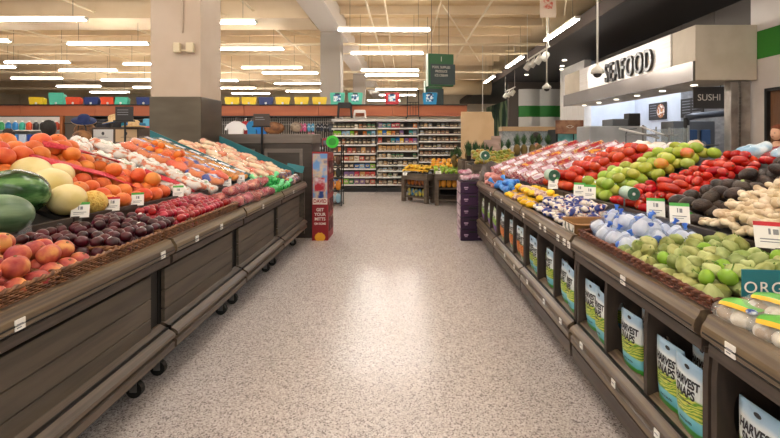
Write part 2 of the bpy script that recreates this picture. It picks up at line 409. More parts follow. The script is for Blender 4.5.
# jamb post under the hood end
simple('counter_post', 'tall brushed steel post under the near end of the cream hood', 'post',
  [('steel_face', MB().bevbox(0, .42, 0, .2, 0, 2.69, .01), M('steel_light', '#9d958c', '#b9b1a8', rough=.3, metal=.7, scale=3)), ('cap_strip', MB().box(.16, .2, -.02, 0, 0, 2.69), steel)], (6.82, 9.42, 0))
t = simple('sushi_sign', 'dark hanging SUSHI sign under the hood', 'sign',
  [('board', MB().bevbox(-.33, .33, -.02, .02, -.25, .25, .008), M('sushi_black', '#35302d', rough=.5))], (6.95, 10.3, 2.42), -.15)
textmb('SUSHI', .21, .002, sx=.9).build('lettering', M('sign_letter_pale', '#d9d2c4', rough=.5), t, loc=(0, -.024, 0))
for xx in (-.25, .25): MB().tube([(xx, 0, .25), (xx, 0, .32)], .008).build('hanger', black, t)
for k, (x, y) in enumerate(((8.1, 10.8), (8.1, 13.4), (8.1, 16.0))):
    t = simple('kitchen_fill_light', 'added fill light panel above the kitchen, %s from near' % od(k), 'ceiling light', [('frame', MB().bevbox(-.35, .35, -.65, .65, -.04, 0, .01), house_m), ('lit_panel', MB().box(-.31, .31, -.61, .61, -.046, -.041), emit('fill_panel_glow', '#f2f6ff', 14))], (x, y, 4.53))  # glowing panels added to lift the dark kitchen
# menu boards on the kitchen wall
mb_m = M('menu_board', '#2a2522', rough=.5)
for k, (y, lab) in enumerate(((16.0, 'black menu board with a food picture on the pale kitchen wall'), (14.0, 'black menu board with two text columns on kitchen steel wall'))):
    t = simple('menu_board', lab, 'menu board', [('board', MB().bevbox(-.04, 0, -.55, .55, -.3, .3, .01), mb_m)], (9.0 if k == 0 else 8.947, y, 2.45))
    if k == 0: MB().lathe([(.24, 0), (.24, .01)], 20).xf(Matrix.Rotation(-PI/2, 4, 'Y')).build('food_picture', M('food_pic', '#c98a4a', '#f0e4d2', rough=.6, scale=9, c3='#8c3b22'), t, loc=(-.045, -.25, 0))
    b = MB()
    for r in range(5):
        b.box(-.05, -.041, .05, .45, .2-r*.09, .22-r*.09)
        if k: b.box(-.05, -.041, -.45, -.05, .2-r*.09, .22-r*.09)
    b.build('menu_text', greyink, t)
simple('framed_board', 'small dark framed notice on the pale kitchen wall', 'picture',
  [('frame', MB().bevbox(-.4, .4, -.04, 0, -.4, .4, .01), black), ('picture', MB().box(-.32, .32, -.05, -.04, -.32, .32), M('notice_brown', '#8a5f4a', '#b58a6e', rough=.6, scale=3))], (8.5, 17.6, 1.85))
simple('exhaust_arm', 'grey horizontal exhaust pipe with swivel joint in the kitchen', 'exhaust pipe',
  [('pipe', MB().tube([(0, 0, 0), (.2, 0, .05), (1.1, 0, .13)], .08, 12), M('pipe_steel', '#5c5f66', rough=.35, metal=.6), True), ('joint', MB().ball((1.15, 0, .13), .12), M('pipe_steel', '#5c5f66'), True), ('stand', MB().tube([(.02, 0, 0), (.02, 0, -2.0)], .07, 12), black)], (7.05, 11.3, 2.0))
simple('prep_cabinet', 'dark steel kitchen cabinet with dark blue cloths hung behind counter', 'cabinet',
  [('cabinet_body', MB().bevbox(0, 1.1, 0, .6, 0, 1.95, .02), M('cab_steel', '#6b6d70', rough=.35, metal=.7)), ('towel', MB().bevbox(.35, .6, -.06, -.01, 1.15, 1.72, .02), M('towel_blue', '#2c4668', rough=.9)),
   ('towel', MB().bevbox(.7, .95, -.06, -.01, 1.1, 1.72, .02), M('towel_blue', '#2c4668', rough=.9)), ('shelf', MB().box(.1, 1.0, -.3, 0, 1.3, 1.33), steel)], (7.1, 11.9, 0))
# glass sneeze guard
simple('glass_screen', 'low glass screen with steel posts along the seafood counter', 'glass screen',
  [('glass_pane', MB().box(0, .01, 0, 2.6, 1.3, 1.72), M('guard_glass', '#cfdde0', rough=.05, alpha=.25)), ('post', MB().tube([(0, .02, 1.1), (0, .02, 1.78)], .02), chrome), ('post', MB().tube([(0, 1.3, 1.1), (0, 1.3, 1.78)], .02), chrome), ('post', MB().tube([(0, 2.58, 1.1), (0, 2.58, 1.78)], .02), chrome)], (6.25, 9.9, 0))
simple('seafood_counter', 'long steel seafood service counter below the hood', 'counter',
  [('counter_body', MB().bevbox(0, .9, 0, 6.5, 0, 1.12, .02), M('counter_grey', '#8b8a88', rough=.4, metal=.3)), ('worktop', MB().bevbox(-.04, .94, -.04, 6.54, 1.12, 1.17, .01), steel)], (6.1, 9.9, 0))
grey_eq = M('equipment_grey', '#a3a6a8', '#b3b6b8', rough=.4, metal=.3, scale=2)
simple('ice_machine', 'big grey steel cabinet standing behind the berry display', 'cabinet',
  [('cabinet_body', MB().bevbox(0, 1.35, 0, .8, 0, 1.78, .03), grey_eq), ('door_line', MB().tube([(.85, -.01, .9), (.85, -.01, 1.6), (.9, -.01, 1.7), (1.1, -.01, 1.72)], .012), M('eq_dark', '#5d6062', rough=.5)), ('top_box', MB().bevbox(.6, 1.25, .1, .7, 1.78, 1.95, .02), M('eq_dark', '#5d6062', rough=.5)),
   ('control_box', MB().bevbox(.95, 1.22, .05, .3, 1.8, 2.08, .01), black)], (4.3, 10.5, 0))
simple('glass_door_cooler', 'teal lit glass door cooler with a wooden picture sign above', 'cooler',
  [('cooler_body', MB().box(0, 1.5, .05, .8, 0, 1.75), black), ('glass_door', MB().box(.05, .48, 0, .05, .1, 1.65), M('cooler_glass', '#86c4c0', '#5aa09e', rough=.15, scale=3)), ('glass_door', MB().box(.53, .96, 0, .05, .1, 1.65), MC['cooler_glass']),
   ('glass_door', MB().box(1.01, 1.45, 0, .05, .1, 1.65), MC['cooler_glass']), ('picture_sign', MB().bevbox(-.05, .75, -.1, -.02, 1.62, 2.02, .01), M('pic_wood', '#7d4f38', '#a77b5c', rough=.5, scale=4)), ('sign_lettering', textmb('<>', .2, .002).xf(Matrix.Translation((.35, -.11, 1.82))), M('sign_letter_pale', '#d9d2c4'))], (4.45, 13.2, 0))
simple('wire_stand', 'metal wire rack stand with white arms behind the tomatoes', 'rack',
  [('upright', MB().tube([(0, 0, 0), (0, 0, 1.75)], .02), chrome), ('upright', MB().tube([(.5, 0, 0), (.5, 0, 1.7)], .02), chrome), ('arm', MB().tube([(-.5, -.1, 1.68), (.3, 0, 1.5)], .02), white), ('arm', MB().tube([(-.1, -.1, 1.72), (.5, 0, 1.52)], .015), white),
   ('shelf', MB().box(-.2, .6, -.1, .3, 1.55, 1.57), chrome), ('shelf', MB().box(-.2, .6, -.1, .3, 1.35, 1.37), chrome)], (4.55, 8.6, 0))
# far right wall dressing
bot = M('botanical_print', '#2e4a3c', '#8fa57a', rough=.7, scale=1.6, stretch=(1, 1, .35), c3='#4d6a55', lo=.42, hi=.62)
for k, y in enumerate((29.0, 32.2, 35.5)):
    tag(MB().box(0, .1, 0, 3.0, 0, 4.1).build('botanical_panel', bot, loc=(7.0-.02*k, y, 0)), 'green botanical leaf print panel on the far right wall, %s from near' % od(k), 'wall panel')
tag(MB().box(0, .12, 0, 1.4, 0, 4.2).build('portrait_panel', M('print_lime', '#a8b890', '#c7cfae', rough=.7, scale=2), loc=(6.95, 27.4, 0)), 'pale green print panel at the near end of botanical panels', 'wall panel')
wv = MB(); gv = MB(); lv = MB()
n = 26
for k in range(n):
    x0 = 6.1+k*.085; x1 = x0+.085; f = lambda q: 24-.14*abs(math.sin((q-6.1)*2.9))
    for mb_, z0, z1 in ((lv, .9, 2.62), (gv, 2.62, 3.22), (wv, 3.22, 4.1)):
        mb_.add([(x0, f(x0), z0), (x1, f(x1), z0), (x1, f(x1), z1), (x0, f(x0), z1), (x0, 24.2, z0), (x1, 24.2, z0), (x1, 24.2, z1), (x0, 24.2, z1)], [(0, 1, 2, 3), (7, 6, 5, 4), (3, 2, 6, 7), (4, 5, 1, 0)])
t = thing('striped_partition', 'curved white partition with a green stripe at far right', 'partition', (0, 0, 0))
lv.build('lower_panel', M('panel_white', '#cfccc4', rough=.7), t); gv.build('green_stripe', M('stripe_green2', '#2c7a2e', rough=.6), t); wv.build('upper_panel', M('panel_white', '#cfccc4'), t)
struct('wall_far_taupe', MB().box(5.6, 9.6, 24.4, 24.6, 0, 4.53), drk)
struct('window_1', MB().box(7.9, 8.4, 24.3, 24.4, 1.6, 2.3), emit('window_daylight', '#cfe0f0', 1.2))

# pendant camera poles
polew = M('pole_white', '#d8d2c6', rough=.4)
def dome(loc, top, lab):
    t = thing('dome_camera', lab, 'security camera', loc)
    MB().tube([(0, 0, .12), (0, 0, top-loc[2])], .018, 10).build('pole', polew, t, smooth=True)
    MB().lathe([(.02, .14), (.05, .1), (.11, .05), (.12, 0), (.1, -.02)], 18).build('housing', polew, t, smooth=True)
    MB().ball((0, 0, -.02), (.075, .075, .07), 16, 10).build('lens_dome', M('dome_glass', '#3a3836', rough=.1), t, smooth=True)
dome((3.42, 8.0, 2.66), 5.6, 'white pole mounted dome camera hanging before the seafood hood')
dome((3.78, 12.0, 2.83), 5.6, 'white pole mounted dome camera below the track spotlights')
dome((3.45, 20.0, 2.55), 5.6, 'far white pole mounted dome camera above the peach board')
# track spotlights
spw = M('spot_white', '#e6e3da', rough=.4)
def spots_track(loc, n, sp, m, lab, aim=False):
    t = thing('track_light', lab, 'track light', loc)
    MB().bevbox(-.02, .02, 0, sp*n, 0, .04, .005).build('track', m, t)
    for yy in (.1, sp*n-.1): MB().tube([(0, yy, .04), (0, yy, 5.68-loc[2])], .01).build('hanger', m, t)
    for k in range(n):
        y = sp*(k+.5)
        h = MB().lathe([(.07, -.14), (.1, -.13), (.1, .08), (.07, .12), (.02, .13)], 14); h.xf(Matrix.Rotation(.6, 4, 'Y'))
        h.build('spotlight_head', m, t, loc=(-.03, y, -.2), smooth=True)
        MB().tube([(0, y, 0), (0, y, -.12)], .015).build('stem', m, t)
        if aim:
            ld = bpy.data.lights.new('spot_lamp', 'SPOT'); ld.energy = 62; ld.spot_size = .75; ld.spot_blend = .6; ld.color = (1, .95, .86); ld.shadow_soft_size = .05
            lo_ = bpy.data.objects.new('spot_lamp', ld); C.objects.link(lo_); lo_.parent = t; lo_.location = (.12, y, -.22)
            v = Vector((6.0, 9.9+k*1.4, 3.4))-Vector(loc)-Vector((.12, y, -.22)); lo_.rotation_euler = v.to_track_quat('-Z', 'Y').to_euler()
spots_track((4.05, 12.6, 4.05), 4, .6, spw, 'white ceiling track with four white spotlight heads by the soffit', True)
spots_track((4.9, 20.0, 3.75), 3, .7, M('spot_dark', '#c9c2b6', rough=.4), 'ceiling track with three small spotlight heads beyond the soffit')
# red and white hanging tag at top
t = thing('hanging_sign', 'small white hanging sign with red print at the top of view', 'sign', (3.05, 9.6, 4.37))
MB().box(-.17, .17, -.01, .01, -.3, .25).build('board', M('sign_buff', '#e0cdb8', rough=.6), t); MB().box(-.1, .1, -.02, -.011, -.12, .1).build('red_print', M('pr_red', '#d0604c', '#e0cdb8', rough=.6, scale=18), t)
# green aisle signs
def aisle(loc, w_, h_, lab, lines, arrow=None):
    t = thing('aisle_sign', lab, 'sign', loc, rz=.22)
    g = M('sign_green', '#1f5a2b', rough=.4); dkk = M('sign_slate', '#2c3a39', rough=.5)
    MB().bevbox(-w_/2, w_/2, -.09, .09, 0, h_, .01).build('sign_box', g, t)
    MB().box(-w_/2+.06, w_/2+.03, -.11, -.095, .04, h_*.68).build('front_panel', dkk, t)
    MB().box(-w_/2-.006, -w_/2, -.1, .1, 0, h_).build('pale_edge', M('edge_pale', '#cfe0cf', rough=.4), t)
    for k, (txt, z, sz) in enumerate(lines):
        textmb(txt, sz, .001, sx=.8).build('lettering', M('sign_letter_pale', '#d9d2c4'), t, loc=(0, -.115, z))
    for xx in (-w_/3, w_/3): MB().tube([(xx, 0, h_), (xx, 0, 5.68-loc[2])], .008).build('hanger', M('wire_grey', '#6e6455'), t)
aisle((.87, 11.2, 2.78), .66, .80, 'front green hanging aisle sign with dark panel and white lettering', [('1', .66, .17), ('POOL SUPPLIES', .46, .085), ('PRODUCE', .36, .085), ('ICE CREAM', .26, .085)])
aisle((.98, 15.6, 2.62), .62, .85, 'farther green hanging aisle sign mostly behind the front one', [('1', .7, .15), ('SNACKS', .42, .08)])
# ------------------------------------------------------------------ produce cases along the aisle
XL, XR = 1.40, 1.04
def Xr(side, y): return (2.333-.115*y) if side < 0 else (1.82-.095*y)
def X0(side): return XL if side < 0 else XR
def SL(side): return .40 if side < 0 else .36
def top_pt(side, y, d, h=0): return (side*(Xr(side, y)+d), y, .97+SL(side)*d+h)       # on the sloping upper deck
def low_pt(side, y, dd, h=0): return (side*(X0(side)+dd), y, .862+h)             # on the lower tray, dd from the lip
def plate_with_hole(x0, x1, z0, z1, y0, y1, cx, cz, rx, rz_, n=24):
    """board in the XZ plane with an oval hand hole"""
    mb = MB(); out = []; inn = []
    for k in range(n):
        a = 2*PI*(k+.5)/n; c, s = math.cos(a), math.sin(a)
        inn.append((cx+rx*c, cz+rz_*s))
        tx = ((x1-cx) if c > 0 else (cx-x0))/max(abs(c), 1e-6); tz = ((z1-cz) if s > 0 else (cz-z0))/max(abs(s), 1e-6); t_ = min(tx, tz)
        out.append((cx+c*t_, cz+s*t_))
    # corners
    vs = [(x, y, z) for y in (y0, y1) for ring in (out, inn) for x, z in ring]
    fs = []
    for k in range(n):
        q = (k+1) % n
        fs += [(k, q, n+q, n+k), (2*n+q, 2*n+k, 3*n+k, 3*n+q), (n+k, n+q, 3*n+q, 3*n+k), (q, k, 2*n+k, 2*n+q)]
    mb.add(vs, fs)
    for x, z in ((x0, z0), (x1, z0), (x0, z1), (x1, z1)):
        # fill corner gaps
        cand = sorted(range(n), key=lambda k: abs(out[k][0]-x)+abs(out[k][1]-z))[:2]
        a, b_ = cand
        for y in (y0, y1): mb.add([(out[a][0], y, out[a][1]), (out[b_][0], y, out[b_][1]), (x, y, z)], [(0, 1, 2)])
    return mb
def make_case(side, y0, L, lab, near=False):
    t = thing('produce_case', lab, 'produce display', (side*X0(side), y0, 0), group=None)
    def mir(pts): return [(side*x, z) for x, z in pts]
    def lo(A, B=None, a=0, b=L): return MB().loft(mir(A), mir(B or A), a, b)
    g = .012
    lo([(.004, .80), (-.012, .812), (-.014, .83), (-.008, .852), (.006, .872), (.012, .886), (.03, .89), (.05, .888), (.05, .80)], a=g, b=L-g).build('price_rail', wood_rail, t)
    MB().box(side*-.016, side*-.004, g+.01, L-g-.01, .826, .832).build('rail_groove_shade', black, t)  # black strip on the rail face stands in for groove shadow
    lo([(.03, .735), (.015, .745), (.015, .785), (.03, .795), (.08, .795), (.08, .735)], a=g, b=L-g).build('lower_rail', wood_trim, t)
    MB().tube([(side*.012, .04, .797), (side*.012, L-.04, .797)], .007, 8).build('bump_rod', black, t, smooth=True)
    km = kickm if side < 0 else wood_rail
    lo([(-.012, .298), (-.02, .305), (-.016, .322), (.0, .335), (.03, .35), (.034, .358), (.075, .378), (.09, .378), (.09, .298)], a=g, b=L-g).build('kick_ledge', km, t)
    lo([(.0, .226), (-.012, .236), (-.012, .272), (.0, .28), (.09, .28), (.09, .226)], a=g, b=L-g).build('kick_trim', km, t)
    MB().box(side*.025, side*.1, g, L-g, .24, .36).build('kick_gap_shade', black, t)  # black strip stands in for shade in the gap between ledge and trim
    if side > 0: lo([(.0, .125), (-.004, .2), (-.004, .215), (.05, .222), (.05, .125)], a=g, b=L-g).build('lower_skirt', wood_trim, t)
    xa, xb = Xr(side, y0)-X0(side), Xr(side, y0+L)-X0(side)
    # tray floor, riser, upper deck
    lo([(.05, .84), (.05, .86), (xa, .86), (xa, .84)], [(.05, .84), (.05, .86), (xb, .86), (xb, .84)]).build('lower_tray', inner, t)
    pr = lambda x: [(x, .62), (x, .99), (x-.012, .99), (x-.012, 1.018), (x+.012, 1.02), (x+.014, .995), (x+.03, .995), (x+.03, .62)]
    lo(pr(xa), pr(xb), g/2, L-g/2).build('riser', riserm, t)
    sl_ = SL(side); dk = lambda x: [(x+.03, .92), (x+.03, .975), (x+1.02, .965+sl_), (x+1.08, .965+sl_), (x+1.08, .14), (x+1.0, .14)]
    lo(dk(xa), dk(xb)).build('upper_deck', inner, t)
    if side < 0:
        MB().box(side*.10, side*.14, 0, L, .2, .79).build('back_board', inner, t)
        fp = MB()
        for z0, z1 in ((.37, .452), (.457, .566), (.571, .70)): fp.bevbox(side*.07, side*.095, .025, L-.12, z0, z1, .003)
        fp.build('front_panel', wood_dk, t)
    else:
        MB().box(side*.42, side*.45, 0, L, .2, .79).build('back_board', inner, t)
        MB().box(side*.06, side*.42, 0, L, .33, .345).build('bottom_shelf', cub_wood, t)
        MB().box(side*.02, side*.42, 0, L, .74, .76).build('top_board', cub_wood, t)
        for k, yy in enumerate((.0, .40, .80, L-.03)):
            plate_with_hole(.03, .41, .345, .74, yy, yy+.028, .115, .55, .026, .075).build('divider', cub_wood, t)
    MB().box(side*.10, side*(xa+1.0), .0, L, .13, .2).build('chassis', black, t)
    for yy in (.12, L-.12):
        c = MB().tube([(side*.16, yy-.018, .048), (side*.16, yy+.018, .048)], .046, 16)
        o = c.build('caster', M('rubber', '#16150f', rough=.6), t)
        c2 = MB().box(side*.16-.02, side*.16+.02, yy-.027, yy-.021, .04, .13).box(side*.16-.02, side*.16+.02, yy+.021, yy+.027, .04, .13)
        c2.build('fork', chrome, o)
    for yy in (0, L-.004):      # thin side cheeks
        x_ = xa if yy == 0 else xb
        MB().loft(mir([(.1, .2), (.1, .84), (x_, .84), (x_, .99), (x_+1.0, .96+sl_), (x_+1.06, .14), (.1, .14)]), mir([(.1, .2), (.1, .84), (x_, .84), (x_, .99), (x_+1.0, .96+sl_), (x_+1.06, .14), (.1, .14)]), yy, yy+.003).build('side_panel', inner, t)
    return t
LY = [.29, 1.51, 2.73, 3.95, 5.17]; RY = [.36, 1.59, 2.82, 4.04, 5.26]
nm = ['below the peaches near the camera', 'below peaches and dark plums', 'below the red plums', 'below the bagged apples', 'at the far end below the green bags']
for i, y in enumerate(LY): make_case(-1, y, 1.215, 'dark wood slatted produce case left of aisle, ' + nm[i])
nm = ['below the bagged mushrooms', 'below the tomatillos', 'below the garlic and small boxes', 'below the yellow netted bags', 'at the far end below red potatoes']
for i, y in enumerate(RY): make_case(1, y, 1.215, 'dark wood produce case with cubbies right of aisle, ' + nm[i])
# case ends
t = simple('end_cap_panel', 'dark end panel closing the far end of the left produce row', 'panel', [('panel_board', MB().loft([(-1.43, .14), (-1.43, .86), (-1.62, 1.0), (-2.7, 1.40), (-2.75, .14)], [(-1.43, .14), (-1.43, .86), (-1.62, 1.0), (-2.7, 1.40), (-2.75, .14)], 6.39, 6.42), wood_dk)])
t = simple('end_cap_panel', 'dark end panel closing the far end of the right produce row', 'panel', [('panel_board', MB().loft([(1.06, .14), (1.06, .86), (1.25, 1.0), (2.25, 1.40), (2.3, .14)], [(1.06, .14), (1.06, .86), (1.25, 1.0), (2.25, 1.40), (2.3, .14)], 6.48, 6.51), wood_dk)])
# tall dark cabinet beyond the left row
cabm = M('cabinet_brown', '#3f362f', '#4a4038', rough=.5, scale=2, stretch=(1, 1, 5)); cabt = M('cabinet_top_grey', '#6e655d', '#7b7168', rough=.4, scale=2, stretch=(.4, 1, 8))
t = thing('end_cabinet', 'dark brown panelled cabinet with grey top band closing the left row', 'cabinet', (-2.95, 6.75, 0))
MB().bevbox(0, 1.56, 0, .6, 0, 1.42, .005).build('cabinet_body', cabm, t)
MB().bevbox(-.01, 1.57, -.02, .62, 1.42, 1.56, .006).build('top_band', cabt, t)
for x0, x1 in ((.12, .70), (.84, 1.42)):
    q = MB(); q.box(x0, x1, -.015, 0, 1.28, 1.34); q.box(x0, x1, -.015, 0, .2, .26); q.box(x0, x0+.05, -.015, 0, .26, 1.28); q.box(x1-.05, x1, -.015, 0, .26, 1.28)
    q.build('panel_frame', cabt, t)
# narrow black sign on post in front of cabinet
t = thing('sign_stand', 'small dark counter sign on a black post above the cabinet', 'sign', (-2.13, 6.7, 0))
MB().tube([(0, 0, 0), (0, 0, 1.72)], .016, 10).build('post', black, t)
MB().bevbox(-.12, .12, -.03, -.01, 1.68, 1.86, .004).build('sign_face', M('sign_brown', '#4c3f37', rough=.4), t)
MB().box(-.13, .13, -.05, 0, 1.66, 1.68).build('ledge', black, t)
MB().box(-.09, .03, -.032, -.0305, 1.80, 1.812).box(-.09, .05, -.032, -.0305, 1.77, 1.78).build('sign_text', greyink, t)

# ------------------------------------------------------------------ terracotta fascia and department wall at 13 m
fas_m = M('fascia_terracotta', '#a4593a', '#b0643f', rough=.6, scale=1, stretch=(.3, 1, 5))
FY = 13.0
t = thing('department_fascia', 'long terracotta fascia board over the rear departments', 'fascia', (0, FY, 0))
for k in range(8):
    x0 = -15.4+k*2.15
    MB().bevbox(x0, x0+2.14, 0, .5, 2.14, 2.44, .004).build('fascia_board', fas_m, t)
MB().box(-15.4, 1.8, -.03, .55, 2.44, 2.47).build('top_trim', black, t); MB().box(-15.4, -2.1, -.02, .5, 2.11, 2.14).build('bottom_trim', black, t)
peg = M('pegboard_wall', '#b0a89c', '#3a3632', rough=.7, scale=9, stretch=(1, 1, .4), lo=.46, hi=.54)
tag(MB().box(-6.0, -2.1, .35, .4, 0, 2.11).build('pegboard', M('peg_grey', '#6f675e', '#4a433d', rough=.7, scale=12, stretch=(1, 1, .2)), loc=(0, FY, 0)), 'grey pegboard wall behind hanging goods under the terracotta fascia', 'pegboard')
g = MB()
for k in range(60): g.box(-6+k*.065, -6+k*.065+.012, .33, .345, .3, 2.1)
for z in (1.9, 1.98, 2.06): g.box(-6, -2.1, .325, .335, z, z+.012)
tag(g.build('wire_grid', M('grid_pale', '#c9c2b6', rough=.5), loc=(0, FY, 0)), 'pale wire grid panel fixed on the pegboard wall', 'wire grid')
tag(MB().box(-15.4, -6.0, .35, .4, 0, 2.11).build('department_back_panel', M('back_dark', '#37322f', '#4a4440', rough=.8, scale=3), loc=(0, FY, 0)), 'dark panel closing the rear of the far left department', 'panel')
# storage bins standing on the fascia
def lidbin(px, col, cn, kind, i, w_=.42, h_=.25):
    x = (px-405)/450*13.1
    t = thing('storage_bin', '%s plastic storage bin on the terracotta fascia, %s' % (cn, i), 'storage bin', (x, 13.2, 2.47))
    m = M('bin_'+cn.replace(' ', '_'), col, rough=.35)
    A = [(-w_*.42, 0), (w_*.42, 0), (w_*.5, h_*.85), (w_*.47, h_), (-w_*.47, h_), (-w_*.5, h_*.85)]
    B = [(x_*.80, z*.85+.0) for x_, z in A]
    MB().loft(A, A, -.03, .0).build('bin_rim', m, t); MB().loft(B, B, 0, .16).build('bin_body', m, t)
    if kind == 'label':
        MB().box(-.11, .10, -.036, -.031, .10, .30).build('picture_label', M('label_pic', '#f2f2f4', '#2a3f7a', rough=.5, scale=14, c3='#7cc4dc', lo=.44, hi=.56), t)
        MB().bevbox(-.07, .07, -.04, -.03, h_-.06, h_-.02, .005).build('handle_slot', black, t)
    else:
        MB().lathe([(.035, 0), (.03, .01)], 12).xf(Matrix.Rotation(PI/2, 4, 'X')).build('white_sticker', white, t, loc=(0, -.03, .05))
Y_, R_, B_, T_, TL_, BL_ = '#e8c41c', '#dd4a22', '#1c2f6b', '#55bfa4', '#4db89c', '#1f8fc4'
seqs = [(34, Y_, 'yellow', 0, 'far left one'), (54, T_, 'mint green', 0, 'standing tallest at far left'), (71, R_, 'orange red', 0, 'right of the mint bin'), (89, B_, 'navy blue', 0, 'between two orange red bins'), (106, R_, 'orange red', 0, 'right of the navy bin'), (119, TL_, 'teal green', 0, 'right of the orange red bins'), (142, B_, 'navy blue', 0, 'beside the beige pillar left edge'),
        (231, Y_, 'yellow', 0, 'first right of the beige pillar'), (248, Y_, 'yellow', 0, 'second right of the beige pillar'), (265, B_, 'navy blue', 0, 'between yellow bins'), (282, Y_, 'yellow', 0, 'right of the navy bin'), (301, Y_, 'yellow', 0, 'second right of the navy bin'), (319, Y_, 'yellow', 0, 'rightmost yellow before grey pillar'),
        (337, TL_, 'teal', 'label', 'left of two with picture label'), (355, TL_, 'teal', 'label', 'right of two with picture label'), (392, '#c9202c', 'red', 'label', 'with picture label above the shelving'), (430, BL_, 'bright blue', 'label', 'with picture label below green sign')]
for px, col, cn, kind, lab in seqs: lidbin(px, col, cn, kind, lab, .44, .36 if (kind or px == 54) else .23)
# stools and rack standing on the shelving header
def stool(px, z, w_, h_, m, lab):
    t = thing('step_stool', lab, 'stool', ((px-405)/450*12.75, 12.72, z))
    MB().bevbox(-w_*.42, w_*.42, -.12, .12, h_-.05, h_, .012).build('stool_top', m, t)
    for sx in (-1, 1):
        for sy in (-1, 1): MB().loft([(sx*w_*.36, h_-.04), (sx*w_*.44, h_-.04), (sx*w_*.5, 0), (sx*w_*.42, 0)][::sx], [(sx*w_*.36, h_-.04), (sx*w_*.44, h_-.04), (sx*w_*.5, 0), (sx*w_*.42, 0)][::sx], sy*.10-.015, sy*.10+.015).build('leg', m, t)
    MB().box(-w_*.4, w_*.4, -.13, -.115, h_*.62, h_-.03).build('apron', m, t)
stool(345, 2.06, .42, .44, M('stool_black', '#1a1918', rough=.5), 'black plastic step stool on the shelving header')
stool(360, 2.06, .36, .23, M('stool_white', '#ddd9d2', rough=.5), 'small white plastic step stool right of the black one')
t = thing('cart_frame', 'black metal cart frame with casters on top of the shelving', 'cart frame', ((413-405)/450*12.75, 12.72, 2.03))
q = MB()
for x in (-.16, .16): q.tube([(x, 0, .06), (x, 0, .82)], .014)
q.tube([(-.16, 0, .82), (.16, 0, .82)], .014); q.build('upright_frame', black, t)
q = MB()
for x in (-.08, 0, .08): q.tube([(x, 0, .1), (x, 0, .48)], .008)
q.tube([(-.16, 0, .48), (.16, 0, .48)], .01).tube([(-.16, 0, .1), (.16, 0, .1)], .014); q.build('grille', black, t)
for x in (-.19, .19): MB().tube([(x-.02, 0, .035), (x+.02, 0, .035)], .035, 12).build('caster', black, t)
# gondola shelving with stock
shw = M('shelf_white', '#dcd9d2', rough=.4); shb = M('shelf_back', '#5a544e', rough=.7)
units = [(-2.05, -.80, [128.8, 135.8, 145, 153.7, 161.5, 169, 177, 184.8]), (-.79, .37, [128.3, 135.5, 143.3, 151, 158, 165.3, 171, 177.3, 184.8]), (.38, 1.63, [127.5, 134.3, 141.5, 148.3, 155, 162, 169, 177, 184.8])]
GY = 12.55
def zz(py, y=GY): return 1.5-(py-138)/450*y
names = ['left', 'middle', 'right']
PROD = {}
def prodmesh(kind, col, w_, h_, d_):
    key = (kind, col, round(w_, 2), round(h_, 2))
    if key in PROD: return PROD[key]
    m = M('stock_'+col.lstrip('#'), col, rough=.4); cap = M('stock_cap', '#6f675c', rough=.5); lb = M('stock_label', '#d6c6a8', '#8a7a68', rough=.6, scale=30)
    mb = MB()
    if kind == 'jar':
        r = w_*.44; mb.lathe([(r*.9, 0), (r, .01), (r, h_*.72), (r*.8, h_*.8)], 12); mb.cur = 1; mb.lathe([(r*.85, h_*.8), (r*.85, h_*.97), (r*.7, h_)], 12); mb.cur = 2; mb.lathe([(r*1.02, h_*.2), (r*1.02, h_*.55)], 12)
    elif kind == 'pouch':
        for a, b_ in ((0, .5), (.5, 1)):
            pass
        mb.add([(-w_*.45, -d_*.4, 0), (w_*.45, -d_*.4, 0), (w_*.45, d_*.4, 0), (-w_*.45, d_*.4, 0), (-w_*.47, -d_*.35, h_*.5), (w_*.47, -d_*.35, h_*.5), (w_*.47, d_*.35, h_*.5), (-w_*.47, d_*.35, h_*.5), (-w_*.44, -.008, h_), (w_*.44, -.008, h_), (w_*.44, .008, h_), (-w_*.44, .008, h_)],
               [(0, 1, 5, 4), (1, 2, 6, 5), (2, 3, 7, 6), (3, 0, 4, 7), (4, 5, 9, 8), (5, 6, 10, 9), (6, 7, 11, 10), (7, 4, 8, 11), (8, 9, 10, 11), (3, 2, 1, 0)])
        mb.cur = 2; mb.box(-w_*.28, w_*.28, -d_*.43, -d_*.4, h_*.12, h_*.42); mb.cur = 1; mb.box(-w_*.01, w_*.01, -d_*.42, -d_*.41, h_*.1, h_*.12)
    else:
        mb.bevbox(-w_*.46, w_*.46, -d_*.4, d_*.4, 0, h_, .004); mb.cur = 2; mb.box(-w_*.33, w_*.33, -d_*.42, -d_*.4, h_*.35, h_*.8); mb.cur = 1; mb.box(-w_*.4, w_*.4, -d_*.415, -d_*.4, h_*.05, h_*.12)
    o = mb.build(kind, [m, cap, lb]); PROD[key] = o; return o
CN = {'#2e3b24': 'dark green', '#c9702a': 'orange', '#e0dcd2': 'white', '#7fb52c': 'lime green', '#8fb0c8': 'light blue', '#7e5f8c': 'purple', '#b5392c': 'red', '#2a2624': 'black', '#5b3c2c': 'brown', '#2f8f8c': 'teal', '#b98a50': 'tan', '#d8b238': 'yellow',
      '#2563a8': 'blue', '#8a6a48': 'light brown', '#c2344e': 'pink red', '#2f7a4d': 'green', '#8b96a0': 'grey blue', '#c8c0ae': 'cream', '#3f3a38': 'charcoal', '#8c4a26': 'rust brown'}
inv = {v: k for k, v in CN.items()}
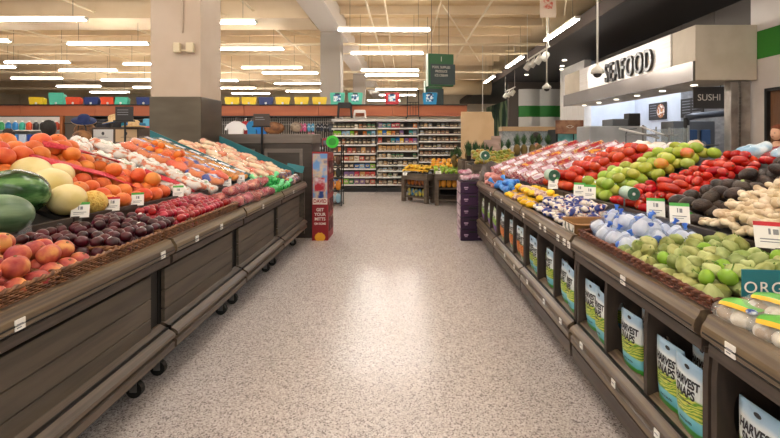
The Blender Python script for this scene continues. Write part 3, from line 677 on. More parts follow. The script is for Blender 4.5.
plan = [
 [('jar', ['dark green']*5+['white', 'orange', 'brown', 'green', 'green']), ('pouch', ['lime green', 'lime green', 'light blue', 'light blue', 'lime green', 'rust brown', 'orange', 'orange', 'teal', 'light blue']),
  ('jar', ['black', 'charcoal', 'rust brown', 'black', 'brown', 'black', 'charcoal', 'brown', 'black', 'grey blue']), ('pouch', ['brown', 'orange', 'brown', 'red', 'rust brown', 'brown', 'tan', 'brown', 'rust brown']), ('box', ['tan', 'rust brown', 'red', 'tan', 'cream', 'red', 'brown', 'tan']),
  ('box', ['charcoal']*4+['blue', 'light blue', 'blue', 'lime green']), ('pouch', ['yellow', 'brown', 'purple', 'purple', 'pink red', 'tan', 'red', 'red']), ('box', ['blue', 'orange', 'lime green', 'green', 'purple', 'purple', 'brown', 'red'])],
 [('box', ['purple', 'teal', 'teal', 'pink red', 'pink red', 'charcoal', 'pink red', 'red', 'orange']), ('pouch', ['yellow', 'blue', 'yellow', 'orange', 'brown', 'purple', 'blue', 'teal', 'grey blue']), ('pouch', ['red', 'red', 'brown', 'teal', 'blue', 'yellow', 'purple', 'pink red', 'purple']),
  ('pouch', ['tan']*9), ('jar', ['cream', 'tan', 'cream', 'green', 'green', 'green', 'green', 'green', 'green']), ('jar', ['cream', 'tan', 'charcoal', 'charcoal', 'cream', 'tan', 'charcoal', 'cream']), ('jar', ['grey blue', 'light blue', 'grey blue', 'charcoal', 'grey blue', 'teal', 'grey blue', 'teal']),
  ('jar', ['cream', 'tan', 'green', 'cream', 'tan', 'charcoal', 'cream', 'tan']), ('jar', ['rust brown', 'brown', 'cream', 'rust brown', 'brown', 'light brown', 'rust brown', 'brown'])],
 [('jar', ['charcoal', 'tan', 'grey blue', 'rust brown', 'charcoal', 'grey blue', 'charcoal', 'brown', 'light brown', 'grey blue'])]+[('jar', [['grey blue', 'charcoal', 'rust brown', 'brown', 'charcoal', 'rust brown', 'light brown', 'charcoal', 'rust brown', 'light brown'][(k*3+r*4) % 10] for k in range(10)]) for r in range(8)]]
shn = ['top', 'second', 'third', 'fourth', 'fifth', 'sixth', 'seventh', 'eighth', 'ninth']
for u, (x0, x1, ys) in enumerate(units):
    t = thing('shelving_unit', 'white metal shelving unit with packed goods, %s of the three' % names[u], 'shelving', ((x0+x1)/2, GY, 0))
    hw = (x1-x0)/2
    MB().box(-hw, hw, .40, .43, .1, 2.0).build('back_panel', shb, t); MB().bevbox(-hw, hw, -.04, .42, 0, .13, .006).build('base', black, t)
    MB().bevbox(-hw, hw, -.02, .43, 1.96, 2.03, .004).build('header', M('header_grey', '#c7c4bd', rough=.4), t)
    for sx in (-1, 1): MB().box(sx*hw-.012, sx*hw+.012, .38, .44, 0, 2.0).build('upright', shw, t)
    prev = 1.96
    for r, py in enumerate(ys):
        z = zz(py)
        b_ = MB().box(-hw+.005, hw-.005, .0, .4, z-.0, z+.012).bevbox(-hw+.005, hw-.005, -.02, 0, z-.025, z+.014, .003)
        sh = b_.build('shelf', shw, t)
        kd, cols = plan[u][r]; n_ = len(cols)
        hh = min(.20, (prev-z-.03)*.86) ; prev = z-.02
        for k, cn in enumerate(cols):
            if random.random() < .04: continue
            w_ = (2*hw-.06)/n_; x = x0+.03+w_*(k+.5)
            src = prodmesh(kd, inv[cn], w_*.95, hh*random.choice((.9, 1)), .11)
            o = src.copy(); C.objects.link(o); o.name = kd if kd != 'box' else 'carton'
            o.location = (x+random.uniform(-.008, .008), GY+.06+random.uniform(0, .03), z+.0125); o.rotation_euler = (0, 0, random.uniform(-.08, .08))
            tag(o, '%s %s, %s from left on %s shelf of %s unit' % (cn, 'carton' if kd == 'box' else kd, od(k), shn[r], names[u]), 'packaged food', 'stock on the %s shelving unit' % names[u])
for o in PROD.values(): bpy.data.objects.remove(o)

# peg goods under the fascia
def shirt(px, col, lab, y=12.9, w_=.36, z=1.98, h_=.42):
    x = (px-405)/450*y
    m = M('cloth_'+col.lstrip('#'), col, rough=.9)
    t = thing('hanging_shirt', lab, 'shirt', (x, y, z))
    A = [(-.08, 0), (.08, 0), (.5*w_, -.10), (.62*w_, -h_*.6), (.5*w_, -h_*.62), (.42*w_, -.2), (.40*w_, -h_), (-.40*w_, -h_), (-.42*w_, -.2), (-.5*w_, -h_*.62), (-.62*w_, -h_*.6), (-.5*w_, -.10)]
    MB().loft(A, A, -.03, .03).build('shirt_body', m, t)
    MB().tube([(-.06, 0, 0), (0, 0, .03), (0, 0, .08), (.02, 0, .1)], .006, 6).build('hanger_hook', white, t)
shirt(236, '#e9e6e4', 'white long sleeved shirt hanging on the wire grid', w_=.52); shirt(246, '#b23a3c', 'red shirt hanging behind the white shirt', y=13.0, w_=.4); shirt(252, '#2f7fb0', 'light blue shirt hanging beside the red one', y=12.95, w_=.3)
shirt(262, '#2377c4', 'bright blue shirt hanging in the middle of the grid', w_=.32, h_=.42)
def bag(px, z, col, lab, y=12.85, w_=.4, h_=.28, col2=None):
    x = (px-405)/450*y
    t = thing('handbag', lab, 'bag', (x, y, z))
    mb = MB(); mb.ball((0, 0, h_/2), (w_/2, .09, h_/2), 18, 10, fn=lambda d: 1+.12*abs(d.x)**4); mb.build('bag_body', M('bag_'+col.lstrip('#'), col, col2, rough=.5, scale=8), t, smooth=True)
    MB().tube([(-w_*.25, 0, h_*.85), (-w_*.2, 0, h_*1.3), (0, 0, h_*1.45), (w_*.2, 0, h_*1.3), (w_*.25, 0, h_*.85)], .012, 6).build('strap', black, t)
    if y > 12: MB().tube([(0, -.01, h_*1.4), (0, 13.33-y, h_*1.4)], .006, 6).build('peg_hook', chrome, t)
bag(274, 1.60, '#5f3a1f', 'brown leather handbag hung on the grid beside blue shirt', w_=.55, col2='#8a5a30', h_=.36)
bag(296, 1.66, '#6c5a48', 'taupe cloth bag hung on the wire grid left of flip flops', w_=.3, col2='#a0907c', h_=.3)
def flips(px, z, col, lab, y=12.9):
    x = (px-405)/450*y; m = M('foam_'+col.lstrip('#'), col, rough=.7)
    t = thing('flip_flops', lab, 'sandals', (x, y, z))
    for sx in (-1, 1):
        MB().lathe([(.05, 0), (.055, .01), (.05, .02)], 14, sx=.9, sy=2.2).xf(Matrix.Rotation(PI/2, 4, 'X')).build('sole', m, t, loc=(sx*.055, 0, 0))
        MB().tube([(sx*.055-.035, -.02, 0), (sx*.055, -.035, .05), (sx*.055+.035, -.02, 0)], .008, 6).build('strap', white, t)
    MB().tube([(0, -.01, .1), (0, 13.33-y, .1)], .006, 6).build('peg_hook', chrome, t)
flips(303, 1.8, '#d4608e', 'pink flip flops hanging on the grid'); flips(311, 1.8, '#5aa0c4', 'light blue flip flops hanging on the grid'); flips(320, 1.8, '#2b3040', 'dark pair of flip flops hanging on the grid'); flips(327, 1.78, '#26262c', 'black pair of flip flops nearest the shelving')
flips(311, 1.55, '#d8909c', 'pale pink flip flops hanging below blue pair', 12.8)
def hanger_pack(px, z, col, k, y=12.7, cat='packaged goods'):
    t = thing('blister_pack', '%s card pack hanging on the grid, %s' % k, cat, ((px-405)/450*y, y, z))
    MB().bevbox(-.07, .07, -.01, .0, -.24, 0, .003).build('card', M('card_'+col.lstrip('#'), col, rough=.5), t); MB().bevbox(-.05, .05, -.04, -.01, -.22, -.07, .01).build('blister', M('blist', '#555860', rough=.3), t)
    MB().tube([(0, 0, -.02), (0, 13.33-y, -.02)], .005, 6).build('peg_hook', chrome, t)
for px, z, col, k in ((319, 1.5, '#30303a', ('black', 'left of the green disc')), (325, 1.5, '#8c2f36', ('dark red', 'left of the green disc')), (331, 1.55, '#3c5a3c', ('dark green', 'above the green disc')), (316, 1.2, '#a84450', ('pink', 'above the red sunflower seed display')), (322, 1.25, '#c9c9cc', ('white', 'above the red sunflower seed display')), (331, 1.9, '#222228', ('black', 'top row by the shelving')), (305, 1.35, '#e0b020', ('yellow', 'beside the cabinet corner'))):
    hanger_pack(px, z, col, k)
# green round sign
t = thing('round_sign', 'bright green round sign above the chip rack', 'sign', ((332.5-405)/450*9.6, 9.6, 1.42))
MB().lathe([(.135, 0), (.135, .015)], 28).xf(Matrix.Rotation(PI/2, 4, 'X')).build('green_disc', M('disc_green', '#3fc83a', rough=.5), t); MB().tube([(0, .01, -1.42), (0, .01, -.1)], .01).build('stem', black, t)
MB().lathe([(.08, 0), (.08, .004)], 24).xf(Matrix.Rotation(PI/2, 4, 'X')).build('printed_ring', M('disc_green2', '#2f9a33', rough=.5), t, loc=(0, -.016, 0))
# black rack with bags behind the red display
t = thing('chip_rack', 'narrow black shelf rack of snack bags behind the red display', 'rack', (-1.62, 9.9, 0))
for x in (-.22, .22):
    for y in (0, .3): MB().tube([(x, y, 0), (x, y, 1.35)], .014).build('upright', black, t)
for z in (.06, .34, .62, .9, 1.18): MB().bevbox(-.23, .23, -.01, .31, z-.015, z, .003).build('shelf', black, t)
cols = [('#9cc4d8', 'pale blue'), ('#d9892a', 'orange'), ('#34332f', 'charcoal'), ('#5b3c2c', 'brown')]
for r, (c_, cn) in enumerate(cols):
    for k in range(3):
        mb = MB(); mb.ball((0, 0, .11), (.065, .03, .11), 10, 8)
        tag(mb.build('snack_bag', M('snk_'+c_.lstrip('#'), c_, rough=.35), smooth=True, loc=(-1.62-.14+k*.14, 9.97, .06+.28*r)), '%s snack bag, %s from left on %s rack shelf from floor' % (cn, od(k), od(r)), 'snack bag', 'snack bags on the black rack')
# red sunflower seed display
rd = M('display_red', '#8e1a22', rough=.45)
t = thing('seed_display', 'tall red cardboard sunflower seed display at the left row end', 'display stand', (-1.36, 6.58, 0))
MB().bevbox(0, .235, 0, .02, 0, 1.30, .004).build('front_panel', rd, t)
MB().box(.005, .23, .02, .52, 0, 1.28).build('display_body', rd, t)
q = MB()
for z in (.12, .4, .68, .96): q.box(.2301, .237, .08, .48, z, z+.2)
q.build('side_pocket', M('pocket_dark', '#5a1318', '#b9a79a', rough=.6, scale=10, lo=.55, hi=.7), t)
MB().box(.012, .225, -.004, -.001, .62, 1.27).build('photo_print', M('print_blue', '#26478c', '#6c9ad0', rough=.5, scale=5, c3='#c9b49a'), t)
MB().box(.012, .225, -.006, -.002, .53, .62).build('name_strip', M('strip_buff', '#e8ddd2', rough=.5), t)
textmb('DAVID', .075, .001, sx=.85, bold=.002).build('lettering', M('brand_red', '#a3182a', rough=.5), t, loc=(.118, -.008, .575))
for k, s_ in enumerate(('GET', 'YOUR', 'MITTS', 'ON SOME')): textmb(s_, .062 if k < 3 else .04, .001, sx=.95, bold=.0015).build('lettering', M('letter_white', '#efe6dc', rough=.5), t, loc=(.118, -.004, .45-k*.068))
MB().ball((.118, -.006, .05), (.07, .005, .07), 20, 6, fn=lambda d: 1+.14*math.cos(10*math.atan2(d.z, d.x))).build('printed_sunflower', M('sunflower', '#e0a020', rough=.6), t)
q = MB(); q.bevbox(.04, .19, -.012, -.004, .72, .92, .01); q.build('printed_seed_bag', M('print_bag', '#dcdfe6', '#b02030', rough=.5, scale=6), t)

# far left department: shelf of detergents, dark post, hats, bags
t = thing('shelving_unit', 'white shelf unit with blue detergents at the far left rear', 'shelving', (-10.6, 12.3, 0))
for z in (1.35, 1.72): MB().bevbox(-1.0, 1.15, 0, .45, z-.03, z, .004).build('shelf', shw, t)
MB().box(-1.0, 1.15, .44, .48, 0, 2.1).build('back_panel', M('pale_back', '#c9c6c0', rough=.7), t); MB().box(1.16, 1.24, 0, .5, 0, 2.1).build('end_post', M('post_orange', '#9c5a30', rough=.6), t)
dcols = [('#bfe0e4', 'pale aqua'), ('#8d6cae', 'purple'), ('#37a35c', 'green'), ('#2f86c8', 'blue'), ('#2f86c8', 'blue'), ('#35a08c', 'teal'), ('#d8552a', 'orange'), ('#26262a', 'black'), ('#26262a', 'black'), ('#a33c22', 'rust'), ('#a33c22', 'rust')]
for k, (c_, cn) in enumerate(dcols):
    b_ = thing('detergent_bottle', '%s detergent bottle, %s from left on the rear shelf' % (cn, od(k)), 'bottle', (-11.5+k*.19, 12.4, 1.72), group='detergents on the upper rear shelf')
    MB().lathe([(.06, 0), (.075, .02), (.075, .17), (.03, .22)], 12, sx=1.05, sy=.6).build('bottle_body', M('det_'+c_.lstrip('#'), c_, rough=.3), b_, smooth=True); MB().lathe([(.03, .22), (.03, .26)], 10).build('cap', white, b_)
for k in range(9):
    c_ = ['#21489c', '#2d6fc0', '#1d3a86', '#3a8ad0', '#c9d6e6'][k % 5]
    tag(MB().bevbox(-.1, .1, 0, .2, 0, .25, .01).build('detergent_carton', M('det_'+c_.lstrip('#'), c_, rough=.4), loc=(-11.45+k*.235, 12.35, 1.35)), 'blue laundry carton, %s from left on the lower rear shelf' % od(k), 'carton', 'blue cartons on the lower rear shelf')
tag(MB().bevbox(0, .45, 0, .5, 0, 2.1, .01).build('department_post', M('post_brown', '#4f443a', rough=.6), loc=(-9.3, 12.3, 0)), 'brown square post right of the blue detergent shelf', 'post')
straw = M('straw', '#c2a070', '#d8ba8a', rough=.85, scale=30, bump=.2)
def hat(loc, m, m2, lab, rot=(0, 0, 0), s=1):
    t = thing('sun_hat', lab, 'hat', loc, rot=rot)
    MB().lathe([(.21*s, 0), (.215*s, .01), (.11*s, .025*s), (.1*s, .1*s), (.07*s, .13*s), (0.01, .135*s)], 22).build('crown', m, t, smooth=True)
    MB().lathe([(.21*s, -.012), (.215*s, 0), (.1*s, .012)], 22).build('brim', m2, t, smooth=True)
navy = M('hat_navy', '#1b2c5c', rough=.85)
hat((-6.42, 9.0, 1.84), navy, straw, 'navy sun hat with a straw brim on the rack', rot=(.35, .25, 0), s=1.0)
hat((-5.85, 9.1, 1.84), straw, M('hat_blue', '#2c5f9c', rough=.8), 'straw sun hat with a blue edged brim', rot=(.15, -.2, 0), s=1.1)
hat((-5.45, 9.05, 1.73), straw, straw, 'plain straw hat lying on the sign cabinet', s=1.0)
t = thing('hat_rack', 'dark rack holding hats and brown bags behind the citrus', 'rack', (-6.62, 9.15, 0))
MB().tube([(0, 0, 0), (0, 0, 1.85)], .02).build('pole', black, t); MB().tube([(-.3, 0, 1.8), (.5, 0, 1.8)], .015).build('arm', black, t); MB().lathe([(.3, 0), (.3, .02)], 20).build('foot_plate', black, t)
bag(85, 1.48, '#4a2f1e', 'dark brown slouchy bag hanging under the navy hat', y=9.0, w_=.4, h_=.34, col2='#8a6038'); bag(82, 1.40, '#9a6a3a', 'tan brown bag below the navy hat', y=8.85, w_=.34, h_=.26, col2='#5a3820')
t = thing('sign_cabinet', 'brown cabinet with one grey and one kraft framed sign', 'cabinet', (-5.45, 8.95, 0))
MB().bevbox(-.78, .16, 0, .5, 0, 1.71, .01).build('cabinet_body', M('cab_frame', '#4a3c31', rough=.6), t)
MB().bevbox(-.74, -.35, -.015, 0, 1.42, 1.67, .004).build('grey_sign_panel', M('sign_grey', '#c9c8c6', rough=.6), t); MB().bevbox(-.30, .12, -.015, 0, 1.42, 1.67, .004).build('kraft_sign_panel', M('sign_kraft', '#c2a27c', rough=.6), t)
for x in (-.545, -.09):
    q = MB().ball((x, -.018, 1.59), (.03, .003, .035), 10, 6); q.box(x-.1, x+.1, -.02, -.016, 1.51, 1.517); q.box(x-.06, x+.06, -.02, -.016, 1.535, 1.54); q.build('printed_mark', ink, t)
for k in range(3):
    tag(MB().bevbox(0, .12, 0, .2, 0, .1, .02).build('folded_cloth', M('cloth_blue', '#2b6cb8', '#1d8fae', rough=.8, scale=5), loc=(-5.72+k*.14, 9.05, 1.71)), 'folded blue cloth on the sign cabinet, %s from left' % od(k), 'folded cloth')
t = thing('sign_stand', 'black rectangular sign on a post over the sign cabinet', 'sign', (-5.35, 8.6, 0))
MB().tube([(0, 0, 0), (0, 0, 1.85)], .018).build('post', black, t); MB().bevbox(-.17, .17, -.03, -.01, 1.84, 2.1, .004).build('sign_face', M('sign_black2', '#2b2523', rough=.4), t); MB().box(-.19, .19, -.06, 0, 1.81, 1.84).build('ledge', black, t)
q = MB()
for k in range(3): q.box(-.13, .08, -.032, -.0305, 2.03-k*.045, 2.04-k*.045)
q.build('sign_text', greyink, t)
# dark clothes stock behind
t = simple('garment_rail', 'dark horizontal garment rail under the terracotta fascia', 'garment rail', [('rail', MB().tube([(-8.75, 0, 2.0), (-5.3, 0, 2.0)], .02), black), ('rail_post', MB().tube([(-8.75, 0, 0), (-8.75, 0, 2.0)], .02), black), ('rail_post', MB().tube([(-5.3, 0, 0), (-5.3, 0, 2.0)], .02), black)], (0, 12.6, 0))
for k in range(8):
    x = -8.45+k*.42; c_ = ['#23222a', '#1d1d22', '#3a3436', '#2c3a50'][k % 4]
    tag(MB().ball((0, 0, 0), (.17, .14, .26), 14, 8, fn=lambda d: 1+.15*noise.noise(d*3+Vector((k, 0, 0)))).build('hanging_garment', M('garm_'+c_.lstrip('#'), c_, rough=.9), smooth=True, loc=(x, 12.6, 1.76-.02*(k % 2))), 'dark hanging garment, %s from left under the terracotta fascia' % od(k), 'garment', 'dark garments under the terracotta fascia')
for k, (px, c_, cn) in enumerate(((147, '#e2645c', 'coral pink'), (139, '#8a78b4', 'lilac'), (149, '#58a8cc', 'light blue'))):
    y = 10.5; tag(MB().bevbox(-.14 if k != 1 else -.04, .14 if k != 1 else .04, -.03, .03, 0, .5 if k < 2 else .2, .03).build('beach_board', M('board_'+c_.lstrip('#'), c_, rough=.5), loc=((px-405)/450*y, y, 1.3 if k < 2 else 1.75)), '%s foam board standing by the pillar' % cn, 'foam board')
tag(MB().bevbox(-.7, .5, 0, .4, 0, 1.3, .01).build('board_table', M('post_brown', '#4f443a'), loc=(-6.0, 10.35, 0)), 'brown table holding foam boards left of the pillar', 'table')
# ------------------------------------------------------------------ produce
R = random.Random(11)
def pile(put, side, tier, reg, sy, sd, r, desc, group, layers=1, l2=lambda y, d: True, rot=None, keep=lambda y, d: True, jit=.12, tip=None, where='', base=None, sc_=(.93, 1.07), cap=999):
    Y0, Y1, d0, d1 = reg; pos = []
    for lay in range(layers):
        o = .5*lay
        nj = int((d1-d0)/sd)-lay; ni = int((Y1-Y0)/sy)-lay
        for j in range(max(nj, 1)):
            for i in range(max(ni, 1)):
                y = Y0+(i+.5+o+(.5 if j % 2 else 0)*(1 if i < ni-1 else 0))*sy+R.uniform(-jit, jit)*sy
                d = d0+(j+.5+o)*sd+R.uniform(-jit, jit)*sd
                if y > Y1-sy*.3 or not keep(y, d): continue
                if lay and not l2(y, d): continue
                pos.append((lay, j, i, y, d))
    pos = pos[:cap]; n = len(pos)
    for lay, j, i, y, d in pos:
        if tier == 'up':
            p = list(top_pt(side, y, d)); p[2] += r*.95+lay*r*1.45
            if base is not None: p[2] += base(y, d)
        else:
            p = list(low_pt(side, y, d)); p[2] += r*1.02+lay*r*1.45+(base(y, d) if base else .01)
        rt = rot() if rot else (R.uniform(-.6, .6), R.uniform(-.6, .6), R.uniform(0, 6.28))
        if n <= 60:
            lab = '%s, %s from near end, %s row back%s' % (desc, od(i), od(j), ', upper layer' if lay else '')
        else: lab = '%s %s' % (desc, where)
        put(p, rt, lab, group, R.uniform(*sc_))
def fruit(name, label, cat, rx, ry, rz, mat, dimple=0, ribs=0, stem=None, stemm=None, seg=18, rings=12, bumpy=0, sticker=False, asym=0):
    def fn(d):
        q = 1.0
        if dimple: q -= dimple*math.exp(-((1-d.z)/.12))+dimple*.5*math.exp(-((1+d.z)/.1))
        if ribs: q *= 1+.035*math.cos(ribs*math.atan2(d.y, d.x))*(1-abs(d.z))**.4
        if bumpy: q *= 1+bumpy*noise.noise(d*2.2+Vector((len(name), 0, 0)))
        if asym: q *= 1+asym*d.x
        return q
    t = thing(name, label, cat)
    MB().ball((0, 0, 0), (rx, ry, rz), seg, rings, fn).build('flesh_skin' if name != 'tomato' else 'skin', mat, t, smooth=True)
    top = rz*(1-dimple)
    if stem == 'stub': MB().tube([(0, 0, top*.97), (.001, .001, top+.012)], [.004, .003], 6).build('stem', stemm, t)
    if stem == 'scar': MB().lathe([(.006, 0), (.005, .0015), (.001, .001)], 10, (0, 0, rz*.995)).build('stem_scar', stemm, t)
    if sticker: MB().lathe([(.011, 0), (.011, .0012)], 12).xf(Matrix.Translation((rx*.60, 0, rz*.80)) @ Matrix.Rotation(.75, 4, 'Y')).build('sticker', paper, t)
    return t
stemg = M('stem_brown', '#6d5a34', rough=.8); stemgr = M('stem_green', '#6f8f3c', rough=.7)
# left upper: watermelons, honeydews, grapefruit
wm = M('watermelon_rind', '#1f3f1c', '#6f9a5c', rough=.25, scale=4, stretch=(.5, 3.6, 3.6), detail=5, lo=.42, hi=.62, c3='#33602f')
def melon_spot(o_name, lab, cat, mat, side, y, d, r, rot, h=0, scar=stemg, grp=None):
    t = thing(o_name, lab, cat, (top_pt(-1, y, d)[0], y, top_pt(-1, y, d)[2]+h), rot=rot, group=grp)
    MB().ball((0, 0, 0), r, 32, 20, fn=lambda q: 1+.012*noise.noise(q*2)).build('rind', mat, t, smooth=True)
    MB().lathe([(.014, 0), (.01, .004), (.003, .003)], 12).xf(Matrix.Translation((r[0]*.995, 0, 0)) @ Matrix.Rotation(PI/2, 4, 'Y')).build('stem_scar', scar, t)
    return t
melon_spot('watermelon', 'large dark green watermelon lying behind the paler one', 'watermelon', wm, -1, 2.58, .20, (.17, .14, .135), (0, .1, 1.0), .135)
melon_spot('watermelon', 'dull green watermelon lowest at the left frame edge', 'watermelon', M('watermelon_rind_pale', '#3f5f40', '#86a07c', rough=.35, scale=4, stretch=(.5, 3.4, 3.4), detail=6, lo=.35, hi=.65), -1, 2.36, .06, (.15, .115, .11), (0, .1, 1.15), .10)
hd = M('honeydew_rind', '#e2cd84', '#eedca0', rough=.4, scale=6, bump=.05)
for k, (y, d, r, h) in enumerate(((2.98, .48, .11, .11), (2.92, .30, .112, .11), (2.82, .11, .105, .10), (3.14, .45, .09, .09))):
    melon_spot('honeydew_melon', ['pale yellow honeydew melon at the back above the watermelon', 'pale yellow honeydew melon in the middle of the three', 'pale yellow honeydew melon at the riser edge beside the netted melon', 'pale honeydew melon half hidden behind the others'][k], 'melon', hd, -1, y, d, (r*1.1, r, r*.92), (0, .2, k*1.3), h, grp='honeydew melons')
melon_spot('cantaloupe', 'golden netted melon next to the price tags', 'melon', M('cantaloupe_rind', '#d29a3c', '#e5bf62', rough=.6, scale=35, bump=.3, kind='voronoi', lo=.1, hi=.4), -1, 2.98, .075, (.085, .082, .078), (0, .3, .6), .075)
melon_spot('squash', 'yellow and green squash at the left frame edge under the watermelon', 'squash', M('squash_skin', '#6f9430', '#e0a82a', rough=.4, scale=7), -1, 2.14, .06, (.07, .06, .055), (0, 0, .6), .05)
gf = M('grapefruit_skin', '#d8601f', '#e88440', rough=.42, scale=7, bump=.12, bscale=90, rand=.25, c3='#df7030')
gp = fruit('grapefruit', 'grapefruit', 'grapefruit', .065, .065, .061, gf, dimple=.03, stem='scar', stemm=stemg, seg=24, rings=16, sticker=False)
pg = placer(gp)
pile(pg, -1, 'up', (2.35, 3.78, .54, 1.08), .127, .118, .060, 'large orange pink grapefruit', 'grapefruits on the left upper tier', 2, l2=lambda y, d: d < .98 and R.random() < .8, base=lambda y, d: .0, keep=lambda y, d: y > 2.5+.3*(1.0-d), where='in the big pile on the left upper tier', cap=120)
pile(pg, -1, 'up', (3.06, 3.86, .02, .56), .117, .112, .057, 'round orange grapefruit', 'grapefruits near the riser', 2, l2=lambda y, d: R.random() < .5, where='in the pile', sc_=(.86, .97))
# red netting strips between grapefruits
net = M('red_net', '#c8182c', '#e04050', rough=.4, scale=60, bump=.3, alpha=.9)
def netstrip(pts, wd, lab):
    pts = [Vector(p) for p in pts]; vs = []; fs = []
    for i, p in enumerate(pts):
        d = (pts[min(i+1, len(pts)-1)]-pts[max(0, i-1)]).normalized(); a = d.cross(Vector((0, 0, 1))).normalized()
        q = wd*(.5+.5*math.sin(PI*(i+.4)/len(pts)))
        for k in range(5):
            u = (k-2)/2; vs.append(p+a*u*q+Vector((0, 0, .012*math.cos(u*3+i)-.02*abs(u))))
    for i in range(len(pts)-1):
        for k in range(4): fs.append((i*5+k, i*5+k+1, i*5+5+k+1, i*5+5+k))
    o = MB().add(vs, fs).build('red_netting', net, smooth=True); md = o.modifiers.new('thick', 'SOLIDIFY'); md.thickness = .004
    return tag(o, lab, 'netting')
def up(y, d, h): return top_pt(-1, y, d, h)
netstrip([up(3.35, .75, .20), up(3.45, .68, .2), up(3.55, .62, .19), up(3.65, .56, .17), up(3.78, .5, .14)], .03, 'red net strip draped over the upper grapefruits')
netstrip([up(3.1, .62, .17), up(3.3, .5, .14), up(3.42, .35, .13), up(3.5, .15, .1)], .07, 'red net strip between grapefruits and the lower pile')
netstrip([up(3.8, .3, .14), up(3.95, .12, .1), up(4.02, .01, .06), up(4.05, -.03, -.06)], .035, 'red net tail hanging over the riser edge')
# lumpy packed bags
def lumpy(r, lumps, lr, seed, seg=28, rings=16, flat=.75):
    rr = random.Random(seed); cs = []
    for _ in range(lumps):
        while True:
            p = Vector((rr.uniform(-1, 1), rr.uniform(-1, 1), rr.uniform(-.8, .8)))
            if p.length < 1: break
        cs.append((Vector((p.x*(r[0]-lr*.7), p.y*(r[1]-lr*.7), p.z*max(r[2]-lr*.7, .003))), lr*rr.uniform(.85, 1.1)))
    def fn(d):
        u = Vector((d.x*r[0], d.y*r[1], d.z*r[2])); L = u.length; u = u/L; best = L*flat
        for c, q in cs:
            b = u.dot(c); disc = b*b-c.length_squared+q*q
            if disc > 0: best = max(best, b+math.sqrt(disc))
        return min(best/L, 1.25)
    return fn
def bagthing(name, label, cat, r, lumps, lr, seed, m, net_m=None, neck=None, labelm=None, lump_name='contents'):
    t = thing(name, label, cat); fn = lumpy(r, lumps, lr, seed)
    MB().ball((0, 0, r[2]), r, 30, 16, fn).build(lump_name, m, t, smooth=True)
    if net_m: MB().ball((0, 0, r[2]), (r[0]*1.03+.003, r[1]*1.03+.003, r[2]*1.04+.003), 30, 16, lambda d: max(fn(d), .88)).build('net_wrap', net_m, t, smooth=True)
    if neck: MB().lathe([(.012, 0), (.009, .02), (.022, .05), (.03, .075)], 10).xf(Matrix.Translation((r[0]*.9, 0, r[2]*1.3)) @ Matrix.Rotation(.9, 4, 'Y')).build('tied_neck', neck, t, smooth=True)
    if labelm:
        g = MB(); n1 = 8; vs = []
        for a in range(n1+1):
            for b in range(n1+1):
                u = (a/n1-.5)*1.1; v_ = (b/n1-.5)*1.0; d = Vector((u, v_, 1)).normalized(); q = fn(d)*1.02+.02
                vs.append((d.x*r[0]*q, d.y*r[1]*q, r[2]+d.z*r[2]*q+.003))
        g.add(vs, [(a*(n1+1)+b, (a+1)*(n1+1)+b, (a+1)*(n1+1)+b+1, a*(n1+1)+b+1) for a in range(n1) for b in range(n1)])
        g.build('printed_label', labelm, t, smooth=True)
    return t
def strew(protos, side, tier, spots_, labf, group, zrot=(0, 6.28), tilt=0, sc_=(.92, 1.08)):
    ps = protos
    for k, (y, d, h) in enumerate(spots_):
        p = list(top_pt(side, y, d)) if tier == 'up' else list(low_pt(side, y, d)); p[2] += h
        sl = (.38 if tier == 'up' else 0)
        z = R.uniform(*zrot); e = (Matrix.Rotation(-side*sl, 4, 'Y') @ Matrix.Rotation(z, 4, 'Z')).to_euler()
        ps[k % len(ps)](p, e, labf(k), group, R.uniform(*sc_))
whitebag = M('bag_white_orange', '#e6e1da', '#d9652a', rough=.3, scale=15, lo=.46, hi=.60, bump=.3, bscale=60, c3='#e3cbb4')
lab_w = M('bag_label_white', '#f0eee8', '#6f9a58', rough=.4, scale=25, lo=.52, hi=.7)
P1 = [placer(bagthing('citrus_bag', 'x', 'bagged fruit', (.15, .10, .05), 12, .035, s, whitebag, film, None, lab_w, 'citrus_fruits')) for s in (1, 2, 3)]
sp = []
for j in range(6):
    for i in range(3): sp.append((3.90+.18*i+.02*(j % 2), .08+.17*j, .0+(.04 if i % 2 else 0)))
sp += [(3.75+.16*i, .86+.08*(i % 2), .06) for i in range(3)]
strew(P1, -1, 'up', sp, lambda k: 'white printed bag of orange fruit, %s from near, %s up the slope' % (od(k % 3), od(k//3)), 'white citrus bags on the left upper tier', zrot=(-.5, .5))
bluebag = M('bag_blue_orange', '#25409c', '#e27a2c', rough=.3, scale=8, lo=.36, hi=.43, bump=.2, bscale=60)
orangem = M('orange_skin', '#e2661c', '#ec7f2a', rough=.38, scale=8, bump=.1, bscale=80, rand=.3)
netor = M('orange_net', '#c8501c', '#f0803a', rough=.35, scale=50, alpha=.35)
P2 = [placer(bagthing('orange_bag', 'x', 'bagged fruit', (.14, .10, .055), 9, .042, s, bluebag if s != 11 else orangem, film, None, M('label_blue', '#2a4aa8', '#e8e8ee', rough=.4, scale=18) if s != 11 else None, 'oranges')) for s in (10, 11, 12)]
sp = []
for j in range(6):
    for i in range(2): sp.append((4.42+.15*i, .10+.16*j, .03+.03*i))
strew(P2, -1, 'up', sp, lambda k: 'bag of oranges with blue film, %s from near, %s up the slope' % (od(k % 2), od(k//2)), 'blue film orange bags', zrot=(-.6, .6))
om = fruit('orange', 'x', 'orange', .036, .036, .034, orangem, dimple=.03, stem='scar', stemm=stemg)
po = placer(om)
pile(po, -1, 'up', (4.40, 4.68, .38, .80), .07, .068, .034, 'loose bright orange', 'loose oranges beside the blue bags', 2, base=lambda y, d: .11, l2=lambda y, d: R.random() < .6, where='on the bags')
